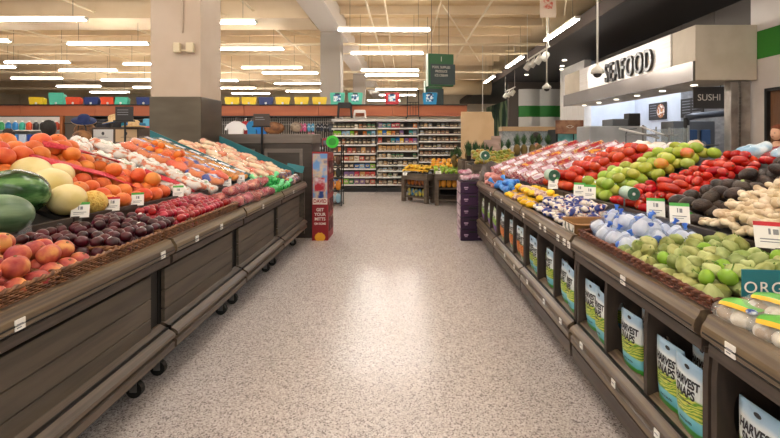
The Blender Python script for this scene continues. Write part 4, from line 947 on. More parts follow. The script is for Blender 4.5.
# mandarin clamshells
mandm = M('mandarin_skin', '#ee9420', '#f4aa38', rough=.35, scale=8, bump=.08, bscale=80)
def clam(name, label, cat, w_, dp, h_, m, n, rr_, lab_m, berries='fruit_layer'):
    t = thing(name, label, cat)
    b = MB(); b.bevbox(-w_/2, w_/2, -dp/2, dp/2, 0, h_, .012); b.build('clear_box', clearp, t)
    f = MB(); rg = random.Random(5)
    nx, ny = n
    for lay in range(2 if h_ > 3*rr_ else 1):
        for i in range(nx):
            for j in range(ny):
                f.ball((-w_/2+w_*(i+.5)/nx, -dp/2+dp*(j+.5)/ny, rr_*1.1+lay*rr_*1.5), (rr_*rg.uniform(.85, 1.05),)*3, 10, 7)
    f.build(berries, m, t, smooth=True)
    MB().box(-w_*.3, w_*.3, -dp*.25, dp*.25, h_+.001, h_+.003).build('printed_label', lab_m, t)
    return t
lm = M('label_white_plain', '#e6e6e4', '#b8c0cc', rough=.5, scale=20)
P3 = [placer(clam('mandarin_clamshell', 'x', 'boxed fruit', .2, .15, .08, mandm, (4, 3), .028, lm, 'mandarins'))]
sp = [(4.95, .08+.165*j, .07) for j in range(6)]+[(4.76, .10+.165*j, .07) for j in range(6)]
strew(P3, -1, 'up', sp, lambda k: 'clear box of yellow orange mandarins, %s up the slope %s' % (od(k % 6 if k < 6 else k-6), 'beside teal board' if k < 6 else 'in the nearer column'), 'mandarin boxes', zrot=(-.15, .15))
# teal dividers
for k, (y, d0, d1, lab) in enumerate(((5.07, -.01, 1.12, 'nearer teal divider board sloping across the citrus tier'), (6.28, -.06, .98, 'farther teal divider board at the end of the onion bags'))):
    a, b = top_pt(-1, y, d0), top_pt(-1, y, d1)
    A = [(a[0], a[2]-.03), (a[0], a[2]+.13), (b[0], b[2]+.17), (b[0], b[2]-.03)]
    tag(MB().loft(A, A, y-.006, y+.006).build('divider_board', teal), lab, 'divider board')
onb = M('bag_pale_peach', '#ecd6ae', '#e6a488', rough=.3, scale=14, bump=.25, bscale=50, lo=.4, hi=.6, c3='#efc9a0')
onc = M('bag_orange_veg', '#df5a22', '#ea7a3a', rough=.3, scale=12, bump=.2, bscale=50)
P4 = [placer(bagthing('vegetable_bag', 'x', 'bagged vegetables', (.13, .10, .05), 14, .03, s, onb if s != 22 else onc, film, None, None, 'packed_roots')) for s in (20, 21, 22, 23)]
sp = []
for j in range(7):
    for i in range(5): sp.append((5.24+.21*i, .06+.145*j, .0+(.035 if (i+j) % 2 else 0)))
strew(P4, -1, 'up', sp, lambda k: 'pale peach bag of vegetables, %s from near, %s up the slope' % (od(k % 5), od(k//5)), 'bagged vegetables on the left upper tier', zrot=(-.8, .8))

# wicker baskets (lower tiers)
wick = M('wicker_brown', '#5f3b22', '#8a5c38', rough=.6, scale=30, stretch=(1, 1, 1)); wick2 = M('wicker_red_brown', '#5a2f1c', '#7d4527', rough=.55, scale=30)
def basket(side, y0, y1, d0, d1, m, lab, detail=True):
    h = .078 if side < 0 else .060
    t = thing('wicker_basket', lab, 'basket', (side*(X0(side)+(d0+d1)/2), (y0+y1)/2, .862))
    hx, hy = (d1-d0)/2, (y1-y0)/2
    MB().box(-hx, hx, -hy, hy, 0, .01).build('basket_floor', m, t)
    s = MB(); per = []
    def seg(a, b, n):
        for k in range(n): per.append(Vector(a).lerp(Vector(b), k/n))
    nx, ny = max(4, int(2*hx/.022)), max(4, int(2*hy/.022)); nx += nx % 2; ny += ny % 2
    cs = [(-hx, -hy, 0), (hx, -hy, 0), (hx, hy, 0), (-hx, hy, 0)]
    seg(cs[0], cs[1], nx); seg(cs[1], cs[2], ny); seg(cs[2], cs[3], nx); seg(cs[3], cs[0], ny)
    per.append(per[0].copy()); c = Vector((0, 0, 0))
    for r in range(8 if side < 0 else 6):
        z = .008+r*.0095; pts = []
        for k, p in enumerate(per):
            out_ = Vector((p.x/hx if abs(abs(p.x)-hx) < 1e-4 else 0, p.y/hy if abs(abs(p.y)-hy) < 1e-4 else 0, 0))
            pts.append(p+out_*(.0045*(1 if (k+r) % 2 else -1))+Vector((0, 0, z)))
        s.tube(pts, .0056, 5, cap=False)
    s.build('woven_side', m, t, smooth=True)
    rim = MB(); 
    for ph in (0, 1):
        pts = []
        for k, p in enumerate(per):
            pts.append(p+Vector((0, 0, h+.006*math.sin(k*PI/2*1.0+ph*PI)))+Vector((p.x/hx*.006*math.cos(k*PI/2+ph*PI), p.y/hy*.006*math.cos(k*PI/2+ph*PI), 0)))
        rim.tube(pts, .0075, 6, cap=False)
    rim.build('braided_rim', m, t, smooth=True)
    return t
bl = ['nearest the camera under peaches', 'second from camera under peaches', 'third from camera under dark plums', 'fourth from camera under plums', 'fifth under red plums', 'sixth under red plums', 'seventh beside the bagged apples']
for k in range(7):
    y0 = 1.08+k*.405; dd = Xr(-1, y0+.4)-XL
    basket(-1, y0, y0+.395, .055, max(dd-.01, .3), wick, 'brown wicker basket on left case, '+bl[k])
for k in range(3):
    y0 = 1.60+k*.41; dd = Xr(1, y0+.4)-XR
    basket(1, y0, y0+.40, .055, dd-.01, wick2, 'red brown wicker basket on right case, '+['under the near tomatillos', 'under the far tomatillos', 'under the netted garlic'][k])
# peaches, plums
pm = M('peach_skin', '#9a2834', '#df9c56', rough=.5, scale=11, detail=4, rand=.12, lo=.38, hi=.64, c3='#c25a44')
pk = placer(fruit('peach', 'x', 'peach', .045, .045, .044, pm, dimple=.18, stem='scar', stemm=stemg, seg=22, rings=16))
def room(side): return lambda y, d: d < Xr(side, y)-X0(side)-.035
def mound(y, d): return .012+.05*min(1, max(0, d-.04)/.35)
pile(pk, -1, 'low', (1.12, 2.16, .055, .66), .092, .090, .042, 'ripe red and yellow peach', 'peaches in wicker baskets', 2, keep=lambda y, d: room(-1)(y, d) and y < 2.28-.3*d and (y > 1.95 or d < .30+.5*max(0, y-1.5)), l2=lambda y, d: R.random() < .8, base=mound, where='in the baskets nearest the camera on the left')
plm = M('plum_skin_dark', '#2b0713', '#520d1d', rough=.3, scale=10, rand=.2)
prd = M('plum_skin_red', '#860d1c', '#b01a2c', rough=.28, scale=10, rand=.15, coat=.15)
p1 = placer(fruit('plum', 'x', 'plum', .033, .032, .030, plm, dimple=.08, sticker=True)); p2 = placer(fruit('plum', 'x', 'plum', .030, .029, .028, prd, dimple=.08))
p1b = placer(fruit('plum', 'x', 'plum', .031, .030, .028, plm, dimple=.08))
def mixp(*ps):
    def put(*a, **k): return ps[0](*a, **k) if R.random() < .2 else ps[1](*a, **k)
    return put
pile(mixp(p1, p1b), -1, 'low', (2.08, 2.98, .055, .60), .064, .062, .03, 'glossy dark purple plum', 'dark plums', 2, keep=lambda y, d: room(-1)(y, d) and y > 2.30-.3*d, l2=lambda y, d: R.random() < .7, base=mound, where='in the baskets between peaches and red plums')
pile(p2, -1, 'low', (2.99, 3.95, .055, .50), .062, .060, .029, 'glossy bright red plum', 'red plums', 2, keep=room(-1), l2=lambda y, d: R.random() < .7, base=mound, where='in the baskets beside the bagged apples')
# bagged apples, green bags, brown bag
apm = M('apple_bag_red', '#98202c', '#d98a60', rough=.25, scale=16, rand=.2, lo=.48, hi=.72, c3='#c05a58')
P5 = [placer(bagthing('apple_bag', 'x', 'bagged fruit', (.085, .10, .06), 8, .038, s, apm, film, None, None, 'apples')) for s in (31, 32, 33)]
sp = [(3.99+.17*i, .09+.15*j, .01+.03*j) for j in range(2) for i in range(6)]+[(4.05+.2*i, .16, .10) for i in range(5)]+[(3.82, .36, .06)]
strew(P5, -1, 'low', sp, lambda k: ('clear bag of red apples, %s from near in %s row' % (od(k % 6), 'aisle side' if k < 6 else 'riser side')) if k < 12 else 'clear bag of red apples stacked on top, %s from near' % od(k-12), 'bagged apples on the left lower tier', zrot=(-.4, .4))
gbm = M('green_net_bag', '#3fae4c', '#7fd48a', rough=.3, scale=14, bump=.3, bscale=70, c3='#2b8a34')
P6 = [placer(bagthing('lime_bag', 'x', 'bagged fruit', (.09, .09, .05), 12, .026, s, gbm, M('green_net', '#3fd070', rough=.3, alpha=.35), M('green_neck', '#7fe0a0', rough=.4), None, 'limes')) for s in (41, 42)]
sp = [(5.08+.17*i, .09+.13*j, .01+.05*j) for j in range(2) for i in range(4)]+[(5.05, .2, .1), (5.3, .18, .1)]
strew(P6, -1, 'low', sp, lambda k: 'green netted bag of limes, %s from near%s' % (od(k % 4), ', riser side' if k > 3 else ', aisle side') if k < 8 else 'green netted lime bag on top, %s from near' % od(k-8), 'green netted lime bags')
brb = M('bag_brown_orange', '#7d4526', '#d9893a', rough=.3, scale=12, c3='#4a3a6a', bump=.2)
P7 = [placer(bagthing('snack_fruit_bag', 'x', 'bagged fruit', (.085, .08, .06), 9, .03, s, brb, film, None, lm, 'packed_fruit')) for s in (51,)]
strew(P7, -1, 'low', [(5.82, .1, .01), (5.84, .2, .08), (6.02, .12, .02), (6.04, .2, .1), (6.2, .12, .02)], lambda k: 'brown and orange fruit bag at far end of left row, %s' % ['nearest', 'second, on top', 'middle', 'fourth, on top', 'farthest'][k], 'brown fruit bags')
tag(MB().box(-.12, .12, -.004, .004, 0, .1).build('shelf_flag', teal, loc=(-1.55, 6.3, 1.03), rot=(-.3, .2, 0)), 'small teal flag board at the far end of the left row', 'sign')

# ---------------- right upper tier
gin = M('ginger_skin', '#cfb894', '#e8dac0', rough=.65, scale=14, bump=.25, bscale=60, rand=.15)
def ginger(seed):
    rr = random.Random(seed); t = thing('ginger_root', 'x', 'ginger')
    mb = MB(); p = Vector((-.07, 0, 0)); a = 0
    for k in range(5):
        q = rr.uniform(.017, .024); mb.ball(p, (q*1.3, q*1.1, q*1.05), 12, 8)
        if k in (1, 2, 3):
            s = rr.choice((-1, 1)); e = p+Vector((rr.uniform(-.01, .02), s*.034, rr.uniform(-.004, .012))); mb.ball(e, (q*.85, q*1.15, q*.8), 10, 7)
            if rr.random() < .6: mb.ball(e+Vector((.012, s*.022, .004)), q*.62, 8, 6)
        p = p+Vector((.025, rr.uniform(-.012, .012), rr.uniform(-.004, .006)))
    o = mb.build('knobby_root', gin, t, smooth=True)
    md = o.modifiers.new('merge', 'REMESH'); md.mode = 'VOXEL'; md.voxel_size = .0045; md.use_smooth_shade = True
    dg = bpy.context.evaluated_depsgraph_get(); me = bpy.data.meshes.new_from_object(o.evaluated_get(dg)); o.modifiers.clear(); o.data = me
    me.polygons.foreach_set('use_smooth', [True]*len(me.polygons))
    return t
gs = [placer(ginger(s)) for s in (1, 2, 3, 4)]
def anyof(ps):
    def put(*a, **k): return R.choice(ps)(*a, **k)
    return put
flat = lambda: (R.uniform(-.35, .35), R.uniform(-.2, .6), R.uniform(0, 6.28))
pile(anyof(gs), 1, 'up', (1.35, 2.50, .03, .95), .074, .074, .024, 'knobby pale ginger root', 'ginger roots', 2, l2=lambda y, d: True, rot=flat, base=lambda y, d: .01+.05*math.exp(-((d-.4)/.35)**2), where='in the heap at the right frame edge')
def avocado(seed):
    t = thing('avocado', 'x', 'avocado'); am = M('avocado_skin', '#2b211d', '#4b3a31', rough=.45, scale=18, bump=.35, bscale=120, rand=.3)
    MB().ball((0, 0, 0), (.062, .040, .038), 20, 12, lambda d: 1-.16*max(0, d.x)**1.2).build('pebbled_skin', am, t, smooth=True)
    MB().lathe([(.005, 0), (.004, .004)], 8).xf(Matrix.Translation((.052, 0, 0)) @ Matrix.Rotation(PI/2, 4, 'Y')).build('stem_button', stemg, t)
    if seed: MB().lathe([(.009, 0), (.009, .0015)], 12).xf(Matrix.Translation((-.01, 0, .0378))).build('sticker', M('sticker_lime', '#b8d06a', '#f0f2e8', rough=.5, scale=60), t)
    return t
av = [placer(avocado(0)), placer(avocado(1))]
def avput(*a, **k): return av[1](*a, **k) if R.random() < .12 else av[0](*a, **k)
pile(avput, 1, 'up', (2.50, 2.95, .04, .98), .098, .092, .038, 'dark brown pebbled avocado', 'avocados on the right upper tier', 2, l2=lambda y, d: R.random() < .75, rot=lambda: (R.uniform(-.3, .3), R.uniform(-.4, .4), R.uniform(0, 6.28)), where='in the pile between ginger and red tomatoes')
rom = M('roma_skin', '#b3160f', '#d2301a', rough=.2, scale=9, rand=.1, coat=.3)
ro = placer(fruit('roma_tomato', 'x', 'tomato', .031, .031, .053, rom, dimple=.03, stem='scar', stemm=stemg, asym=.05))
ly = lambda: (R.uniform(1.2, 1.9), R.uniform(-.3, .3), R.uniform(0, 6.28))
pile(ro, 1, 'up', (2.95, 3.44, .03, .98), .084, .084, .032, 'glossy red plum tomato', 'red plum tomatoes', 2, l2=lambda y, d: R.random() < .8, rot=ly, base=lambda y, d: .01*math.sin(d*9)+.01, where='in the pile behind the avocados')
grm = M('green_tomato_skin', '#96ab2c', '#bcc653', rough=.25, scale=5, rand=.5, coat=.25, c3='#a8b83c')
gro = M('turning_tomato_skin', '#b9a83a', '#dd7430', rough=.25, scale=9, rand=.2, coat=.2)
g1 = placer(fruit('green_tomato', 'x', 'green tomato', .052, .052, .044, grm, dimple=.06, sticker=True)); g2 = placer(fruit('green_tomato', 'x', 'green tomato', .052, .051, .044, grm, dimple=.06)); g3 = placer(fruit('turning_tomato', 'x', 'tomato', .052, .052, .045, gro, dimple=.06))
def gput(*a, **k):
    u = R.random()
    if u < .1: a = list(a); a[2] = a[2].replace('yellow green tomato', 'orange tinged green tomato'); return g3(*a, **k)
    return (g1 if u < .35 else g2)(*a, **k)
tw = lambda: (R.uniform(-.5, .5), R.uniform(-.5, .5), R.uniform(0, 6.28))
pile(gput, 1, 'up', (3.46, 4.09, .03, .98), .105, .104, .044, 'shiny yellow green tomato', 'green tomatoes', 2, l2=lambda y, d: R.random() < .8, rot=tw, base=lambda y, d: .01+.03*d, where='in the pile between red tomato heaps')
tmm = M('tomato_skin', '#bd2a12', '#d94a22', rough=.22, scale=6, rand=.12, coat=.3)
tm = placer(fruit('tomato', 'x', 'tomato', .057, .057, .046, tmm, dimple=.10, ribs=6, stem='scar', stemm=stemgr, seg=24))
pile(tm, 1, 'up', (4.10, 4.74, .03, .98), .115, .112, .046, 'large round red tomato', 'round red tomatoes', 2, l2=lambda y, d: R.random() < .85, rot=tw, base=lambda y, d: .01+.03*d, where='in the pile beside the berry boxes')
# berry boxes
brm = M('strawberry_red', '#a81828', '#d8b4a8', rough=.35, scale=60, lo=.5, hi=.75); brm2 = M('berry_mix', '#a51226', '#e2a02c', rough=.35, scale=14, lo=.52, hi=.6); brm3 = M('berry_pale', '#c4a09c', '#b83848', rough=.35, scale=22, lo=.42, hi=.6)
lmb = M('berry_label', '#ece8ea', '#c49cae', rough=.45, scale=16)
cl = [placer(clam('berry_box', 'x', 'boxed berries', .20, .15, .08, m, (6, 4), .021, lmb if m is not brm2 else brm2, 'berries')) for m in (brm, brm3, brm3, brm2)]
k = 0
for j in range(6):
    for i in range(12):
        y = 4.86+i*.155; d = .09+j*.175
        if y > 6.42: continue
        p = list(top_pt(1, y, d)); p[2] += .02+.02*(i % 2)
        e = (Matrix.Rotation(-.38, 4, 'Y') @ Matrix.Rotation(R.uniform(-.12, .12), 4, 'Z') @ Matrix.Rotation(.5, 4, 'X')).to_euler()
        R.choice(cl)(p, e, 'clear box of red berries, %s from near, %s row up the slope' % (od(i), od(j)), 'berry boxes on the right upper tier', 1)
# assorted bags on the crest of the right tier
wb = M('bag_white_blue', '#eceef0', '#8fc0de', rough=.35, scale=5, bump=.3, bscale=25, lo=.5, hi=.62)
wb2 = M('bag_white_cream', '#f0ebe0', '#e6b878', rough=.35, scale=5, bump=.3, bscale=25, lo=.5, hi=.62)
P8 = [placer(bagthing('vegetable_bag', 'x', 'bagged vegetables', (.13, .11, .05), 8, .04, s, m, film, None, None, 'packed_vegetables')) for s, m in ((61, wb), (62, wb2))]
sp = [(2.35+.24*i, 1.06+.03*(i % 2), .0) for i in range(10)]
strew([P8[0]], 1, 'up', sp[:5], lambda k: 'white and blue vegetable bag on the crest, %s from near' % od(k), 'bags on the crest of the right tier')
strew([P8[1]], 1, 'up', [(3.9+.24*i, 1.05, .02) for i in range(4)], lambda k: 'cream and amber vegetable bag behind red tomatoes, %s from near' % od(k), 'cream bags behind the tomatoes')
tag(MB().loft([(0, 0), (.65, .22), (.65, .34), (0, .12)], [(0, 0), (.65, .22), (.65, .34), (0, .12)], -.006, .006).build('divider_board', teal, loc=(1.42+.45, 4.79, 1.12)), 'teal divider board between tomatoes and berry boxes', 'divider board')
# ---------------- right lower tier
tom = M('tomatillo_husk', '#7d8a3a', '#c4ca88', rough=.65, scale=16, stretch=(1, 1, .25), lo=.35, hi=.65, rand=.4, bump=.2, bscale=40); ting = M('tomatillo_fruit', '#7fae2c', '#98c040', rough=.25, scale=6)
def tomatillo(v):
    t = thing('tomatillo', 'x', 'tomatillo')
    if v: MB().ball((0, 0, 0), (.033, .033, .029), 18, 12, lambda d: 1-.06*math.exp(-(1-d.z)/.1)).build('green_fruit', ting, t, smooth=True)
    else: MB().ball((0, 0, 0), (.031, .031, .034), 24, 12, lambda d: (1+.10*math.cos(5*math.atan2(d.y, d.x))*(1-abs(d.z))+.16*noise.noise(d*2.6))*(1+.38*max(0, d.z)**5)).build('papery_husk', tom, t, smooth=True)
    MB().tube([(0, 0, .025), (.003, 0, .043), (.008, 0, .054)], [.004, .0025, .0025], 6).build('stem', stemgr, t)
    return t
to = [placer(tomatillo(0)), placer(tomatillo(1))]
def tput(*a, **k): return to[1](*a, **k) if R.random() < .13 else to[0](*a, **k)
pile(tput, 1, 'low', (1.62, 2.42, .06, .62), .067, .066, .030, 'husked green tomatillo', 'tomatillos', 2, keep=lambda y, d: room(1)(y, d) and y < 2.36-.25*(d-.06), rot=lambda: (R.uniform(-1.5, 1.5), R.uniform(-1.5, 1.5), R.uniform(0, 6.28)), l2=lambda y, d: R.random() < .75, base=mound, where='in the wicker baskets on the right')
# garlic in blue nets: each bulb bag is one thing
garl = M('garlic_skin', '#f2f2f2', '#dcdfe8', rough=.5, scale=14, stretch=(1, 1, .3)); bnet = M('blue_net', '#4f88dc', '#b9d2f2', rough=.3, scale=18, alpha=.2, bump=.3)
bfilm = M('blue_film', '#1f52b8', '#3a74d8', rough=.3, scale=9)
def garlicbag(seed):
    rr = random.Random(seed); t = thing('garlic_bag', 'x', 'bagged garlic')
    n = 3
    for k in range(n):
        a = k*2*PI/n+.4; c = (math.cos(a)*.030, math.sin(a)*.026, .034)
        MB().ball(c, (.034, .034, .031), 20, 12, lambda d: (1+.05*math.cos(8*math.atan2(d.y, d.x))*(1-abs(d.z)))*(1+.35*max(0, d.z)**8)).build('garlic_bulb', garl, t, smooth=True)
    MB().ball((0, 0, .036), (.071, .066, .042), 20, 12, lambda d: (1+.08*noise.noise(d*3+Vector((seed, 0, 0))))*(1+.25*max(0, d.z)**6)).build('net_wrap', bnet, t, smooth=True)
    MB().lathe([(.008, 0), (.006, .012), (.013, .026)], 10).xf(Matrix.Translation((0, 0, .082)) @ Matrix.Rotation(.5, 4, 'Y')).build('tied_neck', bfilm, t, smooth=True)
    MB().ball((.05, 0, .038), (.018, .022, .016), 12, 8, lambda d: 1+.3*noise.noise(d*4)).build('film_band', bfilm, t, smooth=True)
    return t
gb = [placer(garlicbag(s)) for s in (1, 2)]
pile(anyof([lambda l, r, lb, g, sc: gb[0](l, r, lb, g, sc*1.25), lambda l, r, lb, g, sc: gb[1](l, r, lb, g, sc*1.25)]), 1, 'low', (2.28, 2.90, .09, .58), .145, .135, .002, 'white garlic bulbs in blue net', 'netted garlic', 1, keep=lambda y, d: room(1)(y, d) and y > 2.38-.28*(d-.06), rot=lambda: (R.uniform(-.3, .3), R.uniform(-.3, .3), R.uniform(0, 6.28)), base=mound)
pile(anyof([lambda l, r, lb, g, sc: gb[0](l, r, lb, g, sc*1.25), lambda l, r, lb, g, sc: gb[1](l, r, lb, g, sc*1.25)]), 1, 'low', (2.40, 2.90, .20, .48), .16, .15, .05, 'top garlic bag in blue net', 'netted garlic on top', 1, keep=room(1), rot=lambda: (R.uniform(-.5, .5), R.uniform(-.5, .5), R.uniform(0, 6.28)), base=mound)
# cardboard box
cb = M('cardboard', '#9a6f42', '#a87c4e', rough=.8, scale=3)
t = thing('cardboard_box', 'open brown cardboard tray box beside the garlic', 'box', (XR+.25, 3.00, .815))
q = MB(); q.box(-.2, .2, -.11, .11, 0, .005)
for a in ((-.2, .2, -.11, -.105), (-.2, .2, .105, .11), (-.2, -.195, -.11, .11), (.195, .2, -.11, .11)): q.box(*a, 0, .13)
q.build('box_body', cb, t); MB().box(-.2, .21, -.15, -.11, .13, .135).box(-.2, .21, .11, .15, .13, .135).build('flap', cb, t)
MB().box(-.204, -.2, -.10, .10, .015, .12).build('end_label', M('box_label', '#e8e6df', '#4c5a50', rough=.6, scale=22, lo=.5, hi=.58), t)
# small blue white packs, yellow nets, blue bag, red potatoes
pkm = M('pack_blue_white', '#1d2f7c', '#e8e2da', rough=.3, scale=22, lo=.54, hi=.62, c3='#d8884a', bump=.15)
def pack(label):
    t = thing('shallot_pack', label, 'packet'); MB().ball((0, 0, .022), (.05, .036, .024), 18, 10, lambda d: 1+.2*abs(d.x*d.y)).build('wrapped_contents', M('pack_white', '#e6dcd0', '#2a3f92', rough=.35, scale=22, lo=.5, hi=.56), t, smooth=True)
    MB().ball((0, 0, .022), (.040, .038, .0262), 16, 10).build('blue_band', pkm, t, smooth=True); return t
pp = placer(pack('x'))
pile(pp, 1, 'low', (3.16, 3.95, .06, .46), .085, .098, .004, 'small blue banded white packet', 'blue banded packets', 2, keep=room(1), rot=lambda: (R.uniform(-.3, .3), R.uniform(-.3, .3), R.uniform(-.5, .5)), base=lambda y, d: mound(y, d), where='in the stack beside the cardboard box')
pile(pp, 1, 'low', (3.2, 3.9, .12, .42), .085, .098, .004, 'upper blue banded white packet', 'blue banded packets on top', 1, keep=room(1), rot=lambda: (R.uniform(-.4, .4), R.uniform(-.4, .4), R.uniform(-.5, .5)), base=lambda y, d: mound(y, d)+.05, where='in the stack beside the cardboard box')
ynm = M('shallot_contents', '#b89484', '#8d5866', rough=.35, scale=25, c3='#d8c2b2'); ynt = M('yellow_net', '#eeb80c', '#f8d030', rough=.4, scale=10)
def ybag(s):
    t = thing('shallot_net', 'x', 'netted shallots'); fn = lumpy((.085, .07, .035), 9, .022, s)
    MB().ball((0, 0, .035), (.085, .07, .035), 26, 14, fn).build('shallots', ynm, t, smooth=True)
    MB().ball((.075, .0, .045), (.035, .055, .03), 16, 10, lambda d: 1+.35*noise.noise(d*4+Vector((s, 1, 0)))).build('yellow_film', ynt, t, smooth=True)
    MB().ball((-.075, .01, .04), (.03, .045, .025), 14, 9, lambda d: 1+.35*noise.noise(d*4+Vector((s, 3, 0)))).build('yellow_film', ynt, t, smooth=True); return t
yb = [placer(ybag(s)) for s in (3, 4)]
sp = [(4.02+.15*i, .10+.14*j, .01+.05*j) for j in range(2) for i in range(6)]+[(4.1+.17*i, .2, .09) for i in range(4)]
strew(yb, 1, 'low', sp, lambda k: 'yellow netted bag of shallots, %s from near%s' % (od(k % 6 if k < 12 else k-12), ', on top' if k > 11 else (', aisle side' if k < 6 else ', riser side')), 'yellow netted shallots')
blb = M('blue_mesh_bag', '#1f6fd0', '#5aa0ea', rough=.35, scale=18, bump=.5, bscale=60)
P9 = [placer(bagthing('potato_net', 'x', 'netted potatoes', (.12, .11, .055), 10, .035, s, blb, None, M('blue_neck', '#4a94e0', rough=.4), None, 'netted_contents')) for s in (71, 72)]
strew(P9, 1, 'low', [(5.0, .13, .01), (5.2, .15, .01), (5.08, .15, .085), (5.36, .13, .02)], lambda k: 'bright blue mesh bag on right lower tier, %s' % ['nearest', 'middle', 'stacked on top', 'farthest'][k], 'blue mesh bags')
rpm = M('red_potato_bag', '#c05a50', '#dc8c80', rough=.35, scale=14, bump=.15)
P10 = [placer(bagthing('potato_bag', 'x', 'bagged potatoes', (.11, .10, .05), 12, .03, s, rpm, film, None, None, 'red_potatoes')) for s in (81, 82)]
strew(P10, 1, 'low', [(5.56, .11, .01), (5.74, .13, .02), (5.66, .12, .09), (5.95, .1, .01), (6.12, .12, .02), (6.02, .12, .09)], lambda k: 'clear bag of red potatoes at the far right end, %s' % ['nearest', 'second', 'on top near', 'fourth', 'farthest', 'on top far'][k], 'red potato bags')
tag(MB().ball((0, 0, 0), (.1, .1, .05), 18, 10, lambda d: 1+.3*noise.noise(d*4)).build('mushroom_pack', M('pack_greyish', '#9a9a8c', '#6c6a5e', rough=.3, scale=10), smooth=True, loc=low_pt(1, 6.2, .2, .09)), 'grey film wrapped pack at the end of the right row', 'packet')
# mushroom / garlic bags at organic module
mfm = M('mushroom_bag_contents', '#dccfb8', '#b89a78', rough=.5, scale=18, c3='#efe8da'); grl = M('label_green_yellow', '#6fbf3c', '#58ac34', rough=.4, scale=5)
def mushbag(s):
    t = thing('mushroom_bag', 'x', 'bagged mushrooms')
    rr = random.Random(s)
    for k in range(5):
        a = k*1.26; c = (math.cos(a)*.05, math.sin(a)*.035, .034)
        mb = MB(); mb.ball(c, (.033, .033, .026), 16, 10); mb.tube([(c[0], c[1], c[2]-.005), (c[0]+.012, c[1]+.012, c[2]+.03)], [.016, .013], 8); mb.build('mushroom', mfm, t, smooth=True)
    MB().ball((0, 0, .036), (.10, .075, .043), 22, 12, lambda d: 1+.1*noise.noise(d*4+Vector((s, 0, 0)))).build('clear_film', M('bag_clear_film', '#eef2f0', rough=.12, alpha=.22, spec=1.0, bump=.8, bscale=30), t, smooth=True)
    g = MB(); n1 = 8; vs = []
    for a in range(n1+1):
        for b in range(n1+1):
            u = (a/n1-.5)*1.5; v_ = (b/n1)*1.1-.9; d = Vector((u, v_, 1)).normalized(); vs.append((d.x*.104, d.y*.079, .036+d.z*.047))
    fs = [(a*(n1+1)+b, (a+1)*(n1+1)+b, (a+1)*(n1+1)+b+1, a*(n1+1)+b+1) for a in range(n1) for b in range(n1)]
    g.add(vs, fs); g.mi = [1 if f % n1 < 3 else 0 for f in range(len(fs))]
    g.build('printed_label', [grl, M('label_yellow', '#f0b822', rough=.4)], t, smooth=True)
    MB().ball((.05, -.04, .072), (.016, .014, .008), 12, 8).build('round_emblem', M('emblem_blue', '#dfe6ee', '#2a4c9a', rough=.4, scale=60), t, smooth=True)
    return t
mg = [placer(mushbag(s)) for s in (1, 2)]
for k, (y, d, h, z) in enumerate(((1.50, .10, .05, -.4), (1.44, .25, .055, .5), (1.36, .12, .05, -.3), (1.36, .33, .08, .2), (1.24, .2, .06, 1.0), (1.12, .12, .05, 0), (1.12, .3, .06, .4), (1.49, .38, .06, -.8), (1.3, .2, .12, -.2), (1.44, .16, .12, -.3), (.98, .14, .05, .3), (.98, .3, .05, .9))):
    p = low_pt(1, y, d, (h if h < .1 else .09)-.045); mg[k % 2](p, (R.uniform(-.15, .15), R.uniform(-.3, .1), z-.9), 'clear mushroom bag with green label, %s from the far end of the nearest case' % od(k), 'mushroom bags', 1.08)
t = thing('organic_sign', 'teal ORGANIC sign standing among the mushroom bags', 'sign', (1.335, 1.60, .875), rz=-.10)
MB().bevbox(-.13, .16, -.003, .003, 0, .155, .002).build('sign_board', teal, t); textmb('ORGANIC', .058, .0008, sx=1.0, spacing=1.15).build('lettering', M('letter_white', '#efe6dc'), t, loc=(.02, -.005, .09))
MB().box(-.12, .15, -.02, .002, -.001, 0).build('sign_foot', clearp, t)

# ---------------- pouches in the right cubbies
PH, PW, PT = .30, .165, .035
def pfront(x, z): 
    u = z/PH; return -PT*(math.sin(PI*min(1, u*.98+.0)**.75)**.8 if 0 < u < 1 else 0)*(1-(2*x/PW)**2*.75)-.001
def pouch(stops, peas, mname, words, lc):
    t = thing('snack_pouch', 'x', 'snack pouch'); nx, nz = 10, 16; vs = []
    for s in (1, -1):
        for j in range(nz+1):
            for i in range(nx+1):
                x = (i/nx-.5)*PW*(1-.04*math.sin(PI*j/nz)); z = j/nz*PH; y = pfront(x, z)*s
                vs.append((x, y, z))
    n_ = (nx+1)*(nz+1); fs = []
    for j in range(nz):
        for i in range(nx):
            a = j*(nx+1)+i; fs.append((a, a+1, a+nx+2, a+nx+1)); a += n_; fs.append((a+nx+1, a+nx+2, a+1, a))
    ed = [j*(nx+1) for j in range(nz+1)]; er = [j*(nx+1)+nx for j in range(nz+1)]
    for j in range(nz):
        fs.append((ed[j], ed[j+1], ed[j+1]+n_, ed[j]+n_)); fs.append((er[j+1], er[j], er[j]+n_, er[j+1]+n_))
    fs += [tuple(range(nx, -1, -1))+tuple(range(n_, n_+nx+1)), tuple(nz*(nx+1)+i for i in range(nx+1))+tuple(n_+nz*(nx+1)+i for i in range(nx, -1, -1))]
    MB().add(vs, fs).build('pouch_body', bands(mname, stops, PH, peas), t, smooth=True)
    if words:
        for k, (wd_, sz, z) in enumerate(words):
            tx = textmb(wd_, sz, 0, sx=.78, bold=.0018 if sz > .03 else .0005); tx.v = [(x, pfront(x, z_+z)-.0022, z_+z) for x, y, z_ in tx.v]
            tx.build('lettering', lc, t)
    MB().lathe([(.009, 0), (.009, .0006)], 10, sx=1.6).xf(Matrix.Translation((0, pfront(0, PH*.93)-.002, PH*.93)) @ Matrix.Rotation(PI/2, 4, 'X')).build('hang_hole', ink, t)
    return t
